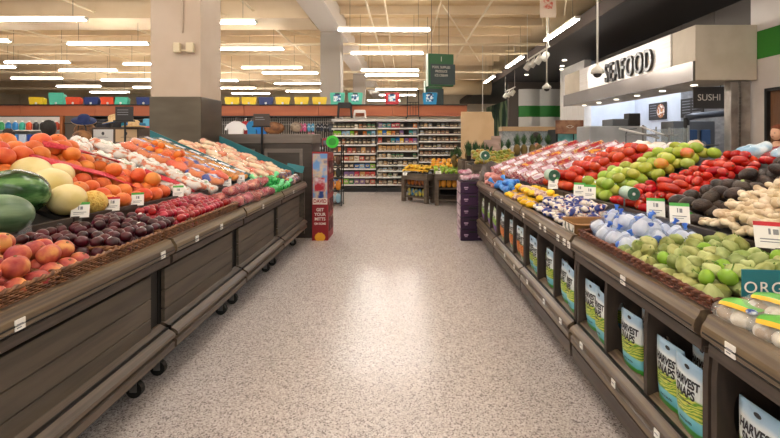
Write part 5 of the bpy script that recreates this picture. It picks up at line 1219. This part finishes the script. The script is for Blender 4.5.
gst = [(0, '#2f7a2a'), (.12, '#3f9a35'), (.17, '#3f9a35'), (.19, '#5fb8cc'), (.33, '#7ccadb'), (.35, '#6aa83c'), (.56, '#8fc050'), (.60, '#e9f0ee'), (.84, '#e4edf2'), (.90, '#a8c6dc'), (1, '#8fb4d2')]
rst = [(0, '#7a3a1a'), (.15, '#3f8a35'), (.30, '#c23a22'), (.45, '#d8542e'), (.55, '#4f9a3c'), (.62, '#e8ece8'), (.85, '#dfe8ea'), (1, '#9cc0d4')]
vst = [(0, '#4f9a3c'), (.15, '#6a3a8c'), (.35, '#7a4a9c'), (.45, '#6fae40'), (.60, '#8cc050'), (.66, '#eceee8'), (.88, '#eaf0ea'), (1, '#b8d49c')]
WD = [('HARVEST', .042, .225), ('SNAPS', .046, .187), ('green pea snack crisps', .0105, .158), ('LIGHTLY SALTED', .012, .078)]
pA = placer(pouch(gst, (.34, .57, '#5a9a2a', '#d6d860'), 'pouch_green', WD, ink))
pB = placer(pouch(rst, (.24, .55, '#b83020', '#e8a040'), 'pouch_red', [('HARVEST', .042, .225), ('SNAPS', .046, .187)], ink))
pC = placer(pouch(vst, (.40, .60, '#5a9a2a', '#b8d860'), 'pouch_violet', [('SALAD', .042, .21)], ink))
# (y, dx, who)
cub = []
for m, y0 in enumerate(RY):
    for b, (a, c_) in enumerate(((.03, .40), (.43, .80), (.83, 1.18))):
        if m == 0 and b < 1: continue
        who = pA if m <= 2 else (pB if m == 3 else pC)
        nm_ = 'green pea snack pouch' if m <= 2 else ('red snack pouch' if m == 3 else 'purple and green salad pouch')
        if m == 0: cub.append((y0+c_-.12, .10, who, nm_, m, b, 0)); continue
        cub.append((y0+c_-.11-(.08 if b == 1 else 0), .085, who, nm_, m, b, 0))
        if b != 1: cub.append((y0+c_-.11-.155, .07, who, nm_, m, b, 1))
        cub.append((y0+c_-.14, .21, who, nm_, m, b, 2))
modn = ['nearest', 'second', 'third', 'fourth', 'farthest']
for y, dx, who, nm_, m, b, c in cub:
    who((XR+dx, y, .347), (.06, 0, -PI/2+R.uniform(-.12, .12)), '%s in %s bay of the %s right case, %s' % (nm_, od(b), modn[m], ['front far', 'front near', 'behind'][c]), 'snack pouches in the right cubbies', 1)

# ---------------- price tags
def pricetag(loc, w_, h_, rz, tilt, hm, lab, big=False):
    t = thing('price_tag', lab, 'price tag', loc, rot=(tilt, 0, rz))
    MB().box(-w_/2, w_/2, -.001, .001, 0, h_).build('card', paper if hm else clearp, t)
    if not hm: MB().box(-w_/2, w_/2, -.003, -.001, 0, .006).build('channel', white, t); return t
    if hm: MB().box(-w_/2, w_/2, -.0025, -.001, h_*.84, h_).build('colour_header', hm, t)
    q = MB(); q.box(-w_*.36, w_*.2, -.0022, -.001, h_*.22, h_*.25); q.box(-w_*.36, w_*.34, -.0022, -.001, h_*.32, h_*.36); q.box(-w_*.12, -w_*.06, -.0022, -.001, h_*.52, h_*.74); q.box(0, w_*.14, -.0022, -.001, h_*.52, h_*.72)
    q.build('print_lines', greyink, t)
    MB().box(-w_*.1, w_*.1, .001, .006, -.02, .02).build('clip', clearp, t)
for k, (y, wd_, hm, lab) in enumerate(((2.77, .095, greentag, 'white price tag with green top at the honeydew melons'), (3.03, .085, redtag, 'white price tag with red top beside the golden melon'), (3.27, .08, greentag, 'white price tag at the near grapefruits edge'),
        (3.75, .08, greentag, 'white price tag with green top below the white citrus bags'), (4.55, .08, greentag, 'white price tag below the oranges on the left tier'), (4.84, .08, paper, 'plain white price tag at the mandarin boxes'))):
    pricetag((-(Xr(-1, y)-.012), y, 1.01), wd_, .095, .45, -.35, hm, lab)
pricetag((-(Xr(-1, 2.42)-.015), 2.38, .96), .10, .10, .55, -.1, None, 'empty clear plastic tag holder below the watermelons'); 
for k, (y, wd_, hm, lab) in enumerate(((4.27, .09, greentag, 'white price tag with green edge at the red tomatoes'), (3.75, .09, greentag, 'white price tag with green edge right of the red tomatoes'), (3.58, .09, greentag, 'white price tag in front of the green tomatoes'),
        (2.77, .10, greentag, 'white price tag with green top left of the avocados'), (2.56, .10, greentag, 'white price tag backed by a green disc at avocados'), (1.97, .14, redtag, 'large white price tag with red top at the ginger'))):
    pricetag(((Xr(1, y)-.012), y, 1.015), wd_, .12, -.45, -.45, hm, lab)
tag(MB().lathe([(.05, 0), (.05, .003)], 24).xf(Matrix.Rotation(PI/2, 4, 'X')).build('round_marker', greentag, loc=(Xr(1, 2.56)+.03, 2.585, 1.04), rot=(-.4, 0, -.45)), 'round green marker behind the avocado price tag', 'price marker')
n_ = 0
for side, ys in ((-1, (1.62, 2.58, 3.0, 3.4, 4.4, 5.6)), (1, (1.42, 2.12, 2.82, 2.90, 3.02, 3.3, 3.42, 3.9, 4.3, 4.8, 5.4))):
    for k, y in enumerate(ys):
        t = thing('shelf_label', 'small white label on the %s price rail, %s from the camera' % ('left' if side < 0 else 'right', od(k)), 'shelf label', (side*(X0(side)-.014), y, .828), rz=-side*PI/2, group='labels on the %s price rail' % ('left' if side < 0 else 'right'))
        MB().box(-.022, .022, -.002, .002, -.018, .022).build('label_card', paper, t); MB().box(-.015, .012, -.003, -.002, .0, .006).box(-.015, .004, -.003, -.002, -.010, -.006).build('print_lines', greyink, t)
for k, y in enumerate((1.66, 1.82, 2.2, 2.6, 2.95, 3.3, 3.75, 4.2, 4.6, 5.1, 5.6)):
    t = thing('shelf_label', 'small white label on the right kick rail, %s from the camera' % od(k), 'shelf label', ((XR-.022), y, .30), rz=-PI/2, group='labels on the right kick rail')
    MB().box(-.018, .018, -.002, .002, -.016, .018).build('label_card', paper, t); MB().box(-.012, .010, -.003, -.002, .0, .005).build('print_lines', greyink, t)
# produce bag rolls (green)
rollm = M('roll_green', '#a9c9b4', '#bcd8c6', rough=.35, scale=12); roc = M('roll_dark_end', '#2f5a48', '#3d7058', rough=.5, scale=40)
def roll(loc, lab, rz=-.3, s=1, deep=.12):
    t = thing('bag_roll', lab, 'bag roll', loc, rz=rz)
    MB().lathe([(.052*s, 0), (.052*s, deep)], 22).xf(Matrix.Rotation(PI/2, 4, 'X')).build('film_roll', rollm, t, smooth=False)
    MB().lathe([(.05*s, 0), (.05*s, .002)], 22).xf(Matrix.Rotation(PI/2, 4, 'X')).build('roll_end', roc, t, loc=(0, -deep, 0))
    MB().lathe([(.012*s, 0), (.012*s, .004)], 12).xf(Matrix.Rotation(PI/2, 4, 'X')).build('core', white, t, loc=(0, -deep-.001, 0))
    MB().tube([(0, .01, -.14), (0, .01, -.02), (0, -deep/2, 0)], .006).build('holder_arm', chrome, t)
roll((1.42, 4.42, 1.14), 'green produce bag roll in front of the berry boxes', rz=.05, s=1.1)
roll((1.55, 3.17, 1.12), 'green produce bag roll in front of the plum tomatoes', rz=.0, s=.85)
# lower strip of thrown shopping bag hanging at far right end
# ------------------------------------------------------------------ displays beyond the right row
# purple cases
pur = M('case_purple', '#2b0f30', '#38143c', rough=.5, scale=3); pk_ = M('case_pale', '#d8c8d0', '#8c6a80', rough=.5, scale=12)
for k in range(5):
    t = thing('fruit_case', 'dark purple printed fruit case, %s from the floor in the stack' % od(k), 'case', (.98, 6.72, k*.172), group='stack of purple fruit cases')
    MB().bevbox(-.17, .19, -.17, .25, .003, .168, .006).build('case_body', pur, t)
    MB().box(-.178, -.171, -.16, .24, .01, .16).build('side_print', pk_, t)
    q = MB(); q.box(-.12, -.06, -.174, -.171, .08, .10); q.box(-.11, -.07, -.174, -.171, .06, .07); q.add([(.08, -.173, .05), (.14, -.173, .05), (.12, -.173, .10), (.09, -.173, .08)], [(0, 1, 2, 3)]); q.build('white_print', M('print_lilac', '#b89ab4', rough=.6), t)
    MB().box(-.05, .06, -.173, -.171, .12, .145).build('hand_slot', black, t)
grb = M('bag_grape_pink', '#a8486a', '#e2c4cc', rough=.3, scale=14, bump=.3)
for k, (x, y, z) in enumerate(((.90, 6.62, .865), (1.04, 6.75, .87), (.93, 6.85, .93))):
    t = bagthing('grape_bag', 'pink printed bag of grapes on the purple cases, %s' % ['left front', 'right', 'rear top'][k], 'bagged fruit', (.12, .1, .05), 10, .03, 90+k, grb, film, None, None, 'grapes'); t.location = (x, y, z)
# dark grey plastic hood bag at the end post
t = thing('bag_dispenser', 'grey hanging plastic bag at the end of the right row', 'plastic bag', (1.19, 6.42, .90))
MB().loft([(-.15, 0), (-.05, -.03), (.14, .03), (.12, .24), (.02, .28), (-.10, .22)], [(-.12, .02), (-.02, .0), (.10, .05), (.09, .2), (.01, .24), (-.07, .18)], -.1, .12).build('bag_film', M('bag_greyfilm', '#5f5853', '#948c86', rough=.25, scale=7, bump=.7, bscale=14), t)
MB().tube([(.08, .02, -.1), (.08, .02, .1)], .012).build('post', black, t)
# banana tables
tbm = M('table_brown', '#574a3e', '#64574a', rough=.6, scale=3, stretch=(1, 1, 5)); 
def dtable(x, y, w_, dp, rz, lab, h=.64):
    t = thing('display_table', lab, 'display table', (x, y, 0), rz=rz)
    MB().bevbox(0, w_, 0, dp, h-.14, h, .006).build('table_tray', tbm, t)
    for a in (0, w_-.09):
        for b in (0, dp-.09): MB().bevbox(a, a+.09, b, b+.09, 0, h-.14, .006).build('leg', tbm, t)
    MB().bevbox(.02, w_-.02, .03, dp-.03, .36, .385, .004).build('middle_shelf', tbm, t); MB().bevbox(.02, w_-.02, .03, dp-.03, .10, .125, .004).build('low_shelf', tbm, t)
    MB().box(.02, w_-.02, dp-.03, dp-.02, .13, h-.14).build('back_board', inner, t)
    return t
dtable(-.09, 10.72, .78, .32, -.72, 'brown display table heaped with bananas, left of the two', h=.66)
dtable(.66, 10.0, .90, .9, -.12, 'brown display table with green mangoes and orange packets, right of the two', h=.70)
def tpt(tx, ty, rz, u, v, z): c, s = math.cos(rz), math.sin(rz); return (tx+u*c-v*s, ty+u*s+v*c, z)
banm = M('banana_skin', '#e0b226', '#eec63c', rough=.5, scale=9, rand=.35, lo=.3, hi=.7); bant = M('banana_tip', '#5a4a22', rough=.8)
def bunch():
    t = thing('banana_bunch', 'x', 'bananas')
    for k in range(5):
        a = (k-2)*.28; pts = []
        for i in range(9):
            u = i/8; ang = -.9+u*1.8; r = .10; pts.append((math.sin(ang)*r, 0, math.cos(ang)*r*.7-.02))
        mb = MB().tube(pts, [.007, .014, .018, .0195, .0195, .019, .017, .012, .005], 8)
        mb.xf(Matrix.Translation((0, (k-2)*.028, 0)) @ Matrix.Rotation(a, 4, 'X') @ Matrix.Rotation(.15*(k % 2), 4, 'Z')); mb.build('banana', banm, t, smooth=True)
    MB().ball((-.085, 0, .03), (.016, .03, .014), 10, 7).build('crown', bant, t, smooth=True)
    return t
bb = placer(bunch())
for k in range(30):
    i, j = k % 6, k//6
    p = tpt(-.07, 10.75, -.72, .06+i*.12+.04*(j % 2), .04+j*.06, .70+.055*(j % 2)+.03*j*.5)
    bb(p, (R.uniform(-.3, .3), R.uniform(-.3, .3), R.uniform(0, 6.28)), 'yellow banana bunch, %s from left in %s row of banana table' % (od(i), od(j)), 'banana bunches')
mgm = M('mango_skin', '#7fae3a', '#a8bc40', rough=.35, scale=7, rand=.4); papm = M('papaya_skin', '#e69a24', '#f0b23a', rough=.4, scale=7, rand=.3); mgr = M('mango_blush', '#7d8a34', '#b8502c', rough=.35, scale=9, rand=.3, c3='#a8963c', lo=.42, hi=.72)
def mango(m, nm='mango'): 
    t = thing(nm, 'x', 'mango'); MB().ball((0, 0, 0), (.058, .045, .04), 16, 10, lambda d: 1+.06*d.x).build('fruit_skin', m, t, smooth=True)
    MB().tube([(.058, 0, 0), (.066, 0, .003)], .004, 6).build('stem', stemg, t); return t
m1, m2, m3 = placer(mango(mgm)), placer(mango(papm, 'yellow_mango')), placer(mango(mgr))
for k in range(28):
    i, j = k % 7, k//7; pr_ = m1
    p = tpt(.60, 10.05, -.12, .10+i*.118+R.uniform(-.04, .04), .10+j*.1+R.uniform(-.03, .03), .735+.03*j)
    pr_(p, (R.uniform(-.4, .4), R.uniform(-.4, .4), R.uniform(0, 6.28)), 'green mango, %s from left in %s row of right table' % (od(i), od(j)), 'green mangoes')
for k in range(32):
    i, j = k % 8, k//8
    p = tpt(.60, 10.05, -.12, .02+i*.11+R.uniform(-.04, .04), .50+j*.1+R.uniform(-.03, .03), .85+.04*j)
    m2(p, (R.uniform(-.4, .4), R.uniform(-.4, .4), R.uniform(0, 6.28)), 'yellow orange mango, %s from left in %s row behind green mangoes' % (od(i), od(j)), 'yellow mangoes')
opk = M('packet_orange', '#d88a22', '#e8a83a', rough=.4, scale=9); dpk = M('packet_brown_purple', '#4a2c4c', '#c9762a', rough=.4, scale=6); bpk = M('packet_blue_green', '#2f7fae', '#c8b83a', rough=.4, scale=7)
def packs(n, tx, ty, rz, z, v, m, nm, wd_, u0, step):
    mb = MB().ball((0, 0, .09), (wd_, .03, .09), 12, 9, lambda d: 1+.2*abs(d.x*d.z))
    o = mb.build('dried_fruit_pouch', m, smooth=True); tag(o, 'x', 'pouch')
    pr_ = placer(o)
    for k in range(n): pr_(tpt(tx, ty, rz, u0+k*step, v, z), (0, 0, rz+R.uniform(-.2, .2)), '%s, %s from left' % (nm, od(k)), nm+'es', 1)
packs(6, -.07, 10.75, -.72, .387, .12, dpk, 'purple and orange pouch on middle shelf below bananas', .05, .12, .11)
packs(6, -.07, 10.75, -.72, .127, .12, bpk, 'blue and green pouch on low shelf below bananas', .045, .12, .11)
packs(6, .60, 10.05, -.12, .387, .12, opk, 'orange pouch on middle shelf below green mangoes', .055, .14, .12)
pricetag((-.0, 10.6, .62), .11, .07, 0, -.2, paper, 'white tag on the banana table front'); pricetag((.74, 9.98, .70), .13, .07, 0, -.2, paper, 'white tag on the mango table front')
# mango bin, pineapples and plants
t = thing('produce_bin', 'brown wooden produce bin holding blushed mangoes', 'bin', (1.20, 7.9, 0))
MB().bevbox(0, .84, 0, .9, 0, 1.0, .008).build('bin_body', tbm, t); MB().box(.03, .81, .03, .87, 1.0, 1.02).build('bin_liner', inner, t); MB().bevbox(-.02, .86, -.03, .0, .93, 1.04, .005).build('front_lip', tbm, t)
for k in range(45):
    i, j = k % 9, k//9
    m3((1.28+i*.083+.03*(j % 2), 8.02+j*.1, 1.06+.06*j*.75+.02*math.sin(i)), (R.uniform(-.4, .4), R.uniform(-.4, .4), R.uniform(0, 6.28)), 'green and red blushed mango, %s from left in %s row of the bin' % (od(i), od(j)), 'blushed mangoes in the bin')
lm_g = M('leaf_dark_green', '#2c4a28', '#46683a', rough=.5, scale=8)
pin = M('pineapple_skin', '#4a4622', '#7d6430', rough=.7, scale=40, kind='voronoi', lo=.1, hi=.5, bump=.5)
def pineapple(loc, lab, s=1, lean=0):
    t = thing('pineapple', lab, 'pineapple', loc, rot=(0, lean, R.uniform(0, 6)))
    MB().ball((0, 0, .10*s), (.062*s, .062*s, .10*s), 18, 12, lambda d: 1+.02*math.cos(12*math.atan2(d.y, d.x)+d.z*14)).build('fruit_body', pin, t, smooth=True)
    c = MB()
    for k in range(34):
        a = k*2.4; tl = .09+.15*(1-k/34); r = .04*(1-k/40)
        b = Vector((math.cos(a)*r*.4, math.sin(a)*r*.4, .19*s)); sp_ = 1.1*(k/34)
        m_ = b+Vector((math.cos(a)*sp_*.05, math.sin(a)*sp_*.05, tl*.7)); e = b+Vector((math.cos(a)*sp_*.10, math.sin(a)*sp_*.10, tl*.9+.03))
        w__ = Vector((-math.sin(a), math.cos(a), 0))*.007
        c.add([b-w__, b+w__, m_+w__*.8, e, m_-w__*.8], [(0, 1, 2, 3, 4)]); c.add([b-w__, b+w__, m_+w__*.8, e, m_-w__*.8], [(4, 3, 2, 1, 0)])
    c.build('leaf_crown', lm_g, t); return t
for k in range(7): pineapple((1.30+.17*k, 9.3+.06*(k % 2), 1.08 if k > 2 else 1.04), 'pineapple standing behind the mango bin, %s from left' % od(k), 1.0)
for k in range(5): pineapple((2.17+.15*k, 8.72+.05*(k % 2), 1.16), 'pineapple with tall crown on rear bin, %s from left' % od(k), 1.1)
for k, (x, y, z) in enumerate(((1.12, 9.9, .9), (1.22, 9.75, .95), (1.05, 9.9, 1.0))): pineapple((x, y, z-.05), 'pineapple leaning beside the yellow mangoes, %s' % ['left', 'right', 'top'][k], 1.0, lean=-.3)
simple('produce_bin', 'brown rear bin under the pineapples', 'bin', [('bin_body', MB().bevbox(0, 1.9, 0, .8, 0, 1.04, .008), tbm), ('liner', MB().box(.03, 1.87, .03, .77, 1.04, 1.05), inner)], (1.15, 9.05, 0))
simple('produce_bin', 'taller brown bin step at right under the tall crowned pineapples', 'bin', [('bin_body', MB().bevbox(0, 1.2, 0, .5, 0, 1.16, .008), tbm), ('liner', MB().box(.03, 1.17, .03, .47, 1.16, 1.17), inner)], (2.08, 8.5 +.02, 0))
# green potted herbs left
def herb(loc, lab, n=40, h=.28):
    t = thing('potted_plant', lab, 'plant', loc); rr = random.Random(len(lab)); q = MB()
    for k in range(n):
        a = rr.uniform(0, 6.28); r = rr.uniform(0, .05); b = Vector((math.cos(a)*r, math.sin(a)*r, .09)); hh = h*rr.uniform(.6, 1); o_ = rr.uniform(.02, .10)
        m_ = b+Vector((math.cos(a)*o_*.5, math.sin(a)*o_*.5, hh*.6)); e = b+Vector((math.cos(a)*o_, math.sin(a)*o_, hh)); w__ = Vector((-math.sin(a), math.cos(a), 0))*.013
        q.add([b-w__*.4, b+w__*.4, m_+w__, e, m_-w__], [(0, 1, 2, 3, 4)]); q.add([b-w__*.4, b+w__*.4, m_+w__, e, m_-w__], [(4, 3, 2, 1, 0)])
    q.build('foliage', lm_g, t); MB().lathe([(.04, 0), (.055, .1), (.05, .1)], 14).build('pot', black, t); return t
for k in range(4): herb((1.27+.13*k, 8.95 , 1.05-.01*k), 'dark green leafy plant beside the mango bin, %s from left' % od(k), h=.30)
simple('produce_bin', 'low brown bin under the leafy plants', 'bin', [('bin_body', MB().bevbox(0, .72, 0, .22, 0, 1.04, .008), tbm)], (1.2, 8.82, 0))
roll((1.38, 7.86, 1.20), 'pale green bag roll on a post at the mango bin', rz=0, s=1.5, deep=.14)
# front small bin with packs
simple('produce_bin', 'low brown bin with foil wrapped packs in front of mangoes', 'bin', [('bin_body', MB().bevbox(0, 1.0, 0, .55, 0, .86, .008), tbm), ('liner', MB().box(.03, .97, .03, .52, .86, .88), inner)], (1.16, 7.2, 0))
for k in range(6):
    c_ = [('#c9bdb2', '#5a2a20'), ('#d86a5a', '#e8c4b8'), ('#3f7fb8', '#9cc4dc')][k % 3]; cn = ['dark and grey', 'pink', 'blue'][k % 3]
    t = bagthing('food_pack', '%s film pack on the low bin, %s from left' % (cn, od(k)), 'packet', (.09, .07, .035), 6, .025, 120+k, M('fpk_%d' % (k % 3), c_[0], c_[1], rough=.3, scale=12), film); t.location = (1.28+.15*k, 7.35, .90)
# peach board and pinkish wood sign
tag(MB().loft([(-.42, 0), (.42, 0), (.42, 1.05), (.38, 1.12), (.36, 1.25), (-.42, 1.25)], [(-.42, 0), (.42, 0), (.42, 1.05), (.38, 1.12), (.36, 1.25), (-.42, 1.25)], -.02, .02).build('backdrop_board', M('board_peach', '#d8b68a', '#dfc096', rough=.7, scale=2), loc=(1.85, 11.5, .92)), 'plain peach coloured upright board behind the pineapples', 'board')
simple('backdrop_stand', 'brown base under the peach board', 'base', [('base_body', MB().bevbox(0, 1.3, 0, .5, 0, .92, .01), tbm)], (1.3, 11.3, 0))
t = thing('wood_sign', 'pinkish stepped wooden sign board with a round brown cutout', 'sign', (1.80, 9.2, 1.06))
A = [(-.17, 0), (.17, 0), (.17, .48), (-.02, .48), (-.02, .40), (-.17, .40)]
MB().loft(A, A, .06, .09).build('sign_board', M('wood_pinkish', '#a58a7c', '#b89c8e', rough=.7, scale=3, stretch=(1, 1, 6)), t)
MB().lathe([(.08, 0), (.08, .015)], 22).xf(Matrix.Rotation(PI/2, 4, 'X')).build('round_badge', M('badge_brown', '#5a4338', rough=.6), t, loc=(.0, .055, .12))
# cooler shelf beyond (pale, behind)
simple('deli_case', 'pale refrigerated deli case with wood trim beyond the bins', 'deli case', [('case_body', MB().bevbox(0, 2.6, 0, .8, 0, 1.25, .02), M('deli_white', '#d8d6d2', rough=.4)), ('wood_trim', MB().bevbox(-.02, 2.62, -.03, .5, 1.72, 1.86, .01), M('trim_tan', '#c0a078', rough=.6)), ('glass_front', MB().box(0, 2.6, 0, .01, 1.25, 1.72), M('guard_glass', '#cfdde0')), ('back_panel', MB().box(0, 2.6, .45, .5, 1.25, 1.72), M('deli_back', '#a8acb2', '#d6d6d4', rough=.5, scale=6))], (3.1, 14.3, 0))

# ------------------------------------------------------------------ people
def person(loc, rz, label, shirt, hair, skin='#b9805f', H=1.7, longhair=False, trousers='#2b2d38'):
    s = H/1.75
    t = thing('person', label, 'person', loc, rz=rz)
    sk = M('skin_'+skin.lstrip('#'), skin, rough=.55)
    def skinmesh(name, m, V, E, Rr, sub=2, parent=t):
        me = bpy.data.meshes.new(name); me.from_pydata([tuple(Vector(v)*s) for v in V], E, []); o = bpy.data.objects.new(name, me); C.objects.link(o)
        o.modifiers.new('skin', 'SKIN'); sd = o.modifiers.new('sub', 'SUBSURF'); sd.levels = sd.render_levels = sub
        for k, r in enumerate(Rr):
            q = me.skin_vertices[0].data[k]; q.radius = ((r[0]*s, r[1]*s) if isinstance(r, tuple) else (r*s, r*s)); q.use_root = (k == 0)
        dg = bpy.context.evaluated_depsgraph_get(); m2_ = bpy.data.meshes.new_from_object(o.evaluated_get(dg)); o.modifiers.clear(); o.data = m2_
        m2_.materials.clear(); m2_.materials.append(m); m2_.polygons.foreach_set('use_smooth', [True]*len(m2_.polygons)); o.parent = parent; return o
    V = [(0, 0, .95), (0, 0, 1.15), (0, 0, 1.36), (0, -.01, 1.46), (0, -.01, 1.52), (.09, 0, .9), (.10, -.01, .5), (.10, .01, .09), (.10, -.12, .04), (-.09, 0, .9), (-.10, -.01, .5), (-.10, .01, .09), (-.10, -.12, .04),
         (.18, 0, 1.38), (.23, 0, 1.10), (.22, -.16, .94), (.21, -.23, .90), (-.18, 0, 1.38), (-.23, 0, 1.10), (-.22, -.16, .94), (-.21, -.23, .90)]
    E = [(0, 1), (1, 2), (2, 3), (3, 4), (0, 5), (5, 6), (6, 7), (7, 8), (0, 9), (9, 10), (10, 11), (11, 12), (2, 13), (13, 14), (14, 15), (15, 16), (2, 17), (17, 18), (18, 19), (19, 20)]
    Rr = [(.15, .11), (.13, .10), (.15, .10), .06, .055, .09, .06, .04, .035, .09, .06, .04, .035, .055, .04, .03, .025, .055, .04, .03, .025]
    body = skinmesh('body', sk, V, E, Rr)
    # sculpted head merged into the body mesh
    def hf(d):
        q = 1.0
        front = max(0, -d.y)
        q += .16*math.exp(-((d.x/.14)**2+((d.z+.12)/.2)**2))*(front > 0)*front      # nose
        q -= .05*math.exp(-((abs(d.x)-.36)**2/.02+((d.z-.08)/.14)**2))*front       # eye sockets
        q += .05*math.exp(-((d.x/.3)**2+((d.z+.75)/.2)**2))*front                   # chin
        q += .03*math.exp(-((d.x/.25)**2+((d.z+.42)/.06)**2))*front                 # lips
        q *= 1-.12*max(0, -d.z)*(1-front)
        return q
    hb = MB().ball((0, -.02*s, 1.635*s), (.078*s, .098*s, .12*s), 28, 22, hf)
    for sx in (-1, 1):
        hb.ball((sx*.08*s, .0, 1.63*s), (.012*s, .02*s, .032*s), 10, 8)
        for f in range(4): hb.tube([(sx*(.19+.012*f)*s, -.25*s, .90*s), (sx*(.19+.012*f)*s, -.30*s, .88*s), (sx*(.19+.012*f)*s, -.33*s, .85*s)], [.010*s, .009*s, .007*s], 6)
        hb.tube([(sx*.18*s, -.23*s, .91*s), (sx*.165*s, -.27*s, .89*s)], [.011*s, .008*s], 6)
    bm = __import__('bmesh').new(); bm.from_mesh(body.data)
    off = len(bm.verts); vs = [bm.verts.new(v) for v in hb.v]
    for f in hb.f:
        try: fc = bm.faces.new([vs[i] for i in f]); fc.smooth = True
        except ValueError: pass
    bm.to_mesh(body.data); bm.free()
    ey = MB()
    for sx in (-1, 1): ey.ball((sx*.03*s, -.105*s, 1.645*s), (.012*s, .007*s, .007*s), 10, 7)
    ey.build('eyes', ink, t, smooth=True)
    MB().ball((0, -.112*s, 1.585*s), (.022*s, .008*s, .006*s), 10, 6).build('lips', M('lips', '#a0524a', rough=.5), t, smooth=True)
    hm = M('hair_'+hair.lstrip('#'), hair, rough=.7, c2=hair, bump=.5, bscale=30)
    hh = MB().ball((0, .015*s, 1.66*s), (.106*s, .122*s, .135*s), 26, 18, lambda d: (1+.07*noise.noise(d*5))*(1 if not (d.y < -.25 and d.z < .45) else .80))
    if longhair: hh.ball((0, .06*s, 1.60*s), (.1*s, .07*s, .15*s), 18, 12, lambda d: 1+.1*noise.noise(d*4))
    hh.build('hair', hm, t, smooth=True)
    SV = [(0, 0, .90), (0, 0, 1.15), (0, 0, 1.36), (0, -.005, 1.44), (.18, 0, 1.38), (.23, 0, 1.10), (.225, -.10, 1.0), (-.18, 0, 1.38), (-.23, 0, 1.10), (-.225, -.10, 1.0)]
    skinmesh('shirt', M('shirt_'+shirt.lstrip('#'), shirt, rough=.9), SV, [(0, 1), (1, 2), (2, 3), (2, 4), (4, 5), (5, 6), (2, 7), (7, 8), (8, 9)], [(.165, .13), (.15, .125), (.165, .12), .075, .07, .055, .048, .07, .055, .048])
    skinmesh('trousers', M('trs_'+trousers.lstrip('#'), trousers, rough=.9), [(0, 0, .95), (.09, 0, .88), (.10, -.01, .5), (.10, .01, .1), (-.09, 0, .88), (-.10, -.01, .5), (-.10, .01, .1)], [(0, 1), (1, 2), (2, 3), (0, 4), (4, 5), (5, 6)], [(.16, .12), .105, .08, .06, .105, .08, .06])
    for sx in (-1, 1): MB().ball((sx*.10*s, -.05*s, .04*s), (.05*s, .13*s, .045*s), 14, 9).build('shoe', black, t, smooth=True)
    return t
person((5.92, 7.15, 0), -PI/2+.25, 'auburn haired person in a red top by the brown door', '#b03038', '#7a3c1c', '#d8a888', 1.68, True)
person((-6.0, 7.6, 0), PI, 'dark curly haired person seen from behind beyond the grapefruits', '#2b2b30', '#1c1512', '#8c5c44', 1.76)
person((-8.3, 9.4, 0), -PI/2, 'dark haired person beyond the grapefruits at the left frame edge', '#3a4660', '#2b1c16', '#a87458', 1.66)
person((3.05, 10.4, 0), PI*.5, 'dark haired person in a white coat beyond the berry boxes', '#e6e6ea', '#241a18', '#b07a5c', 1.60)
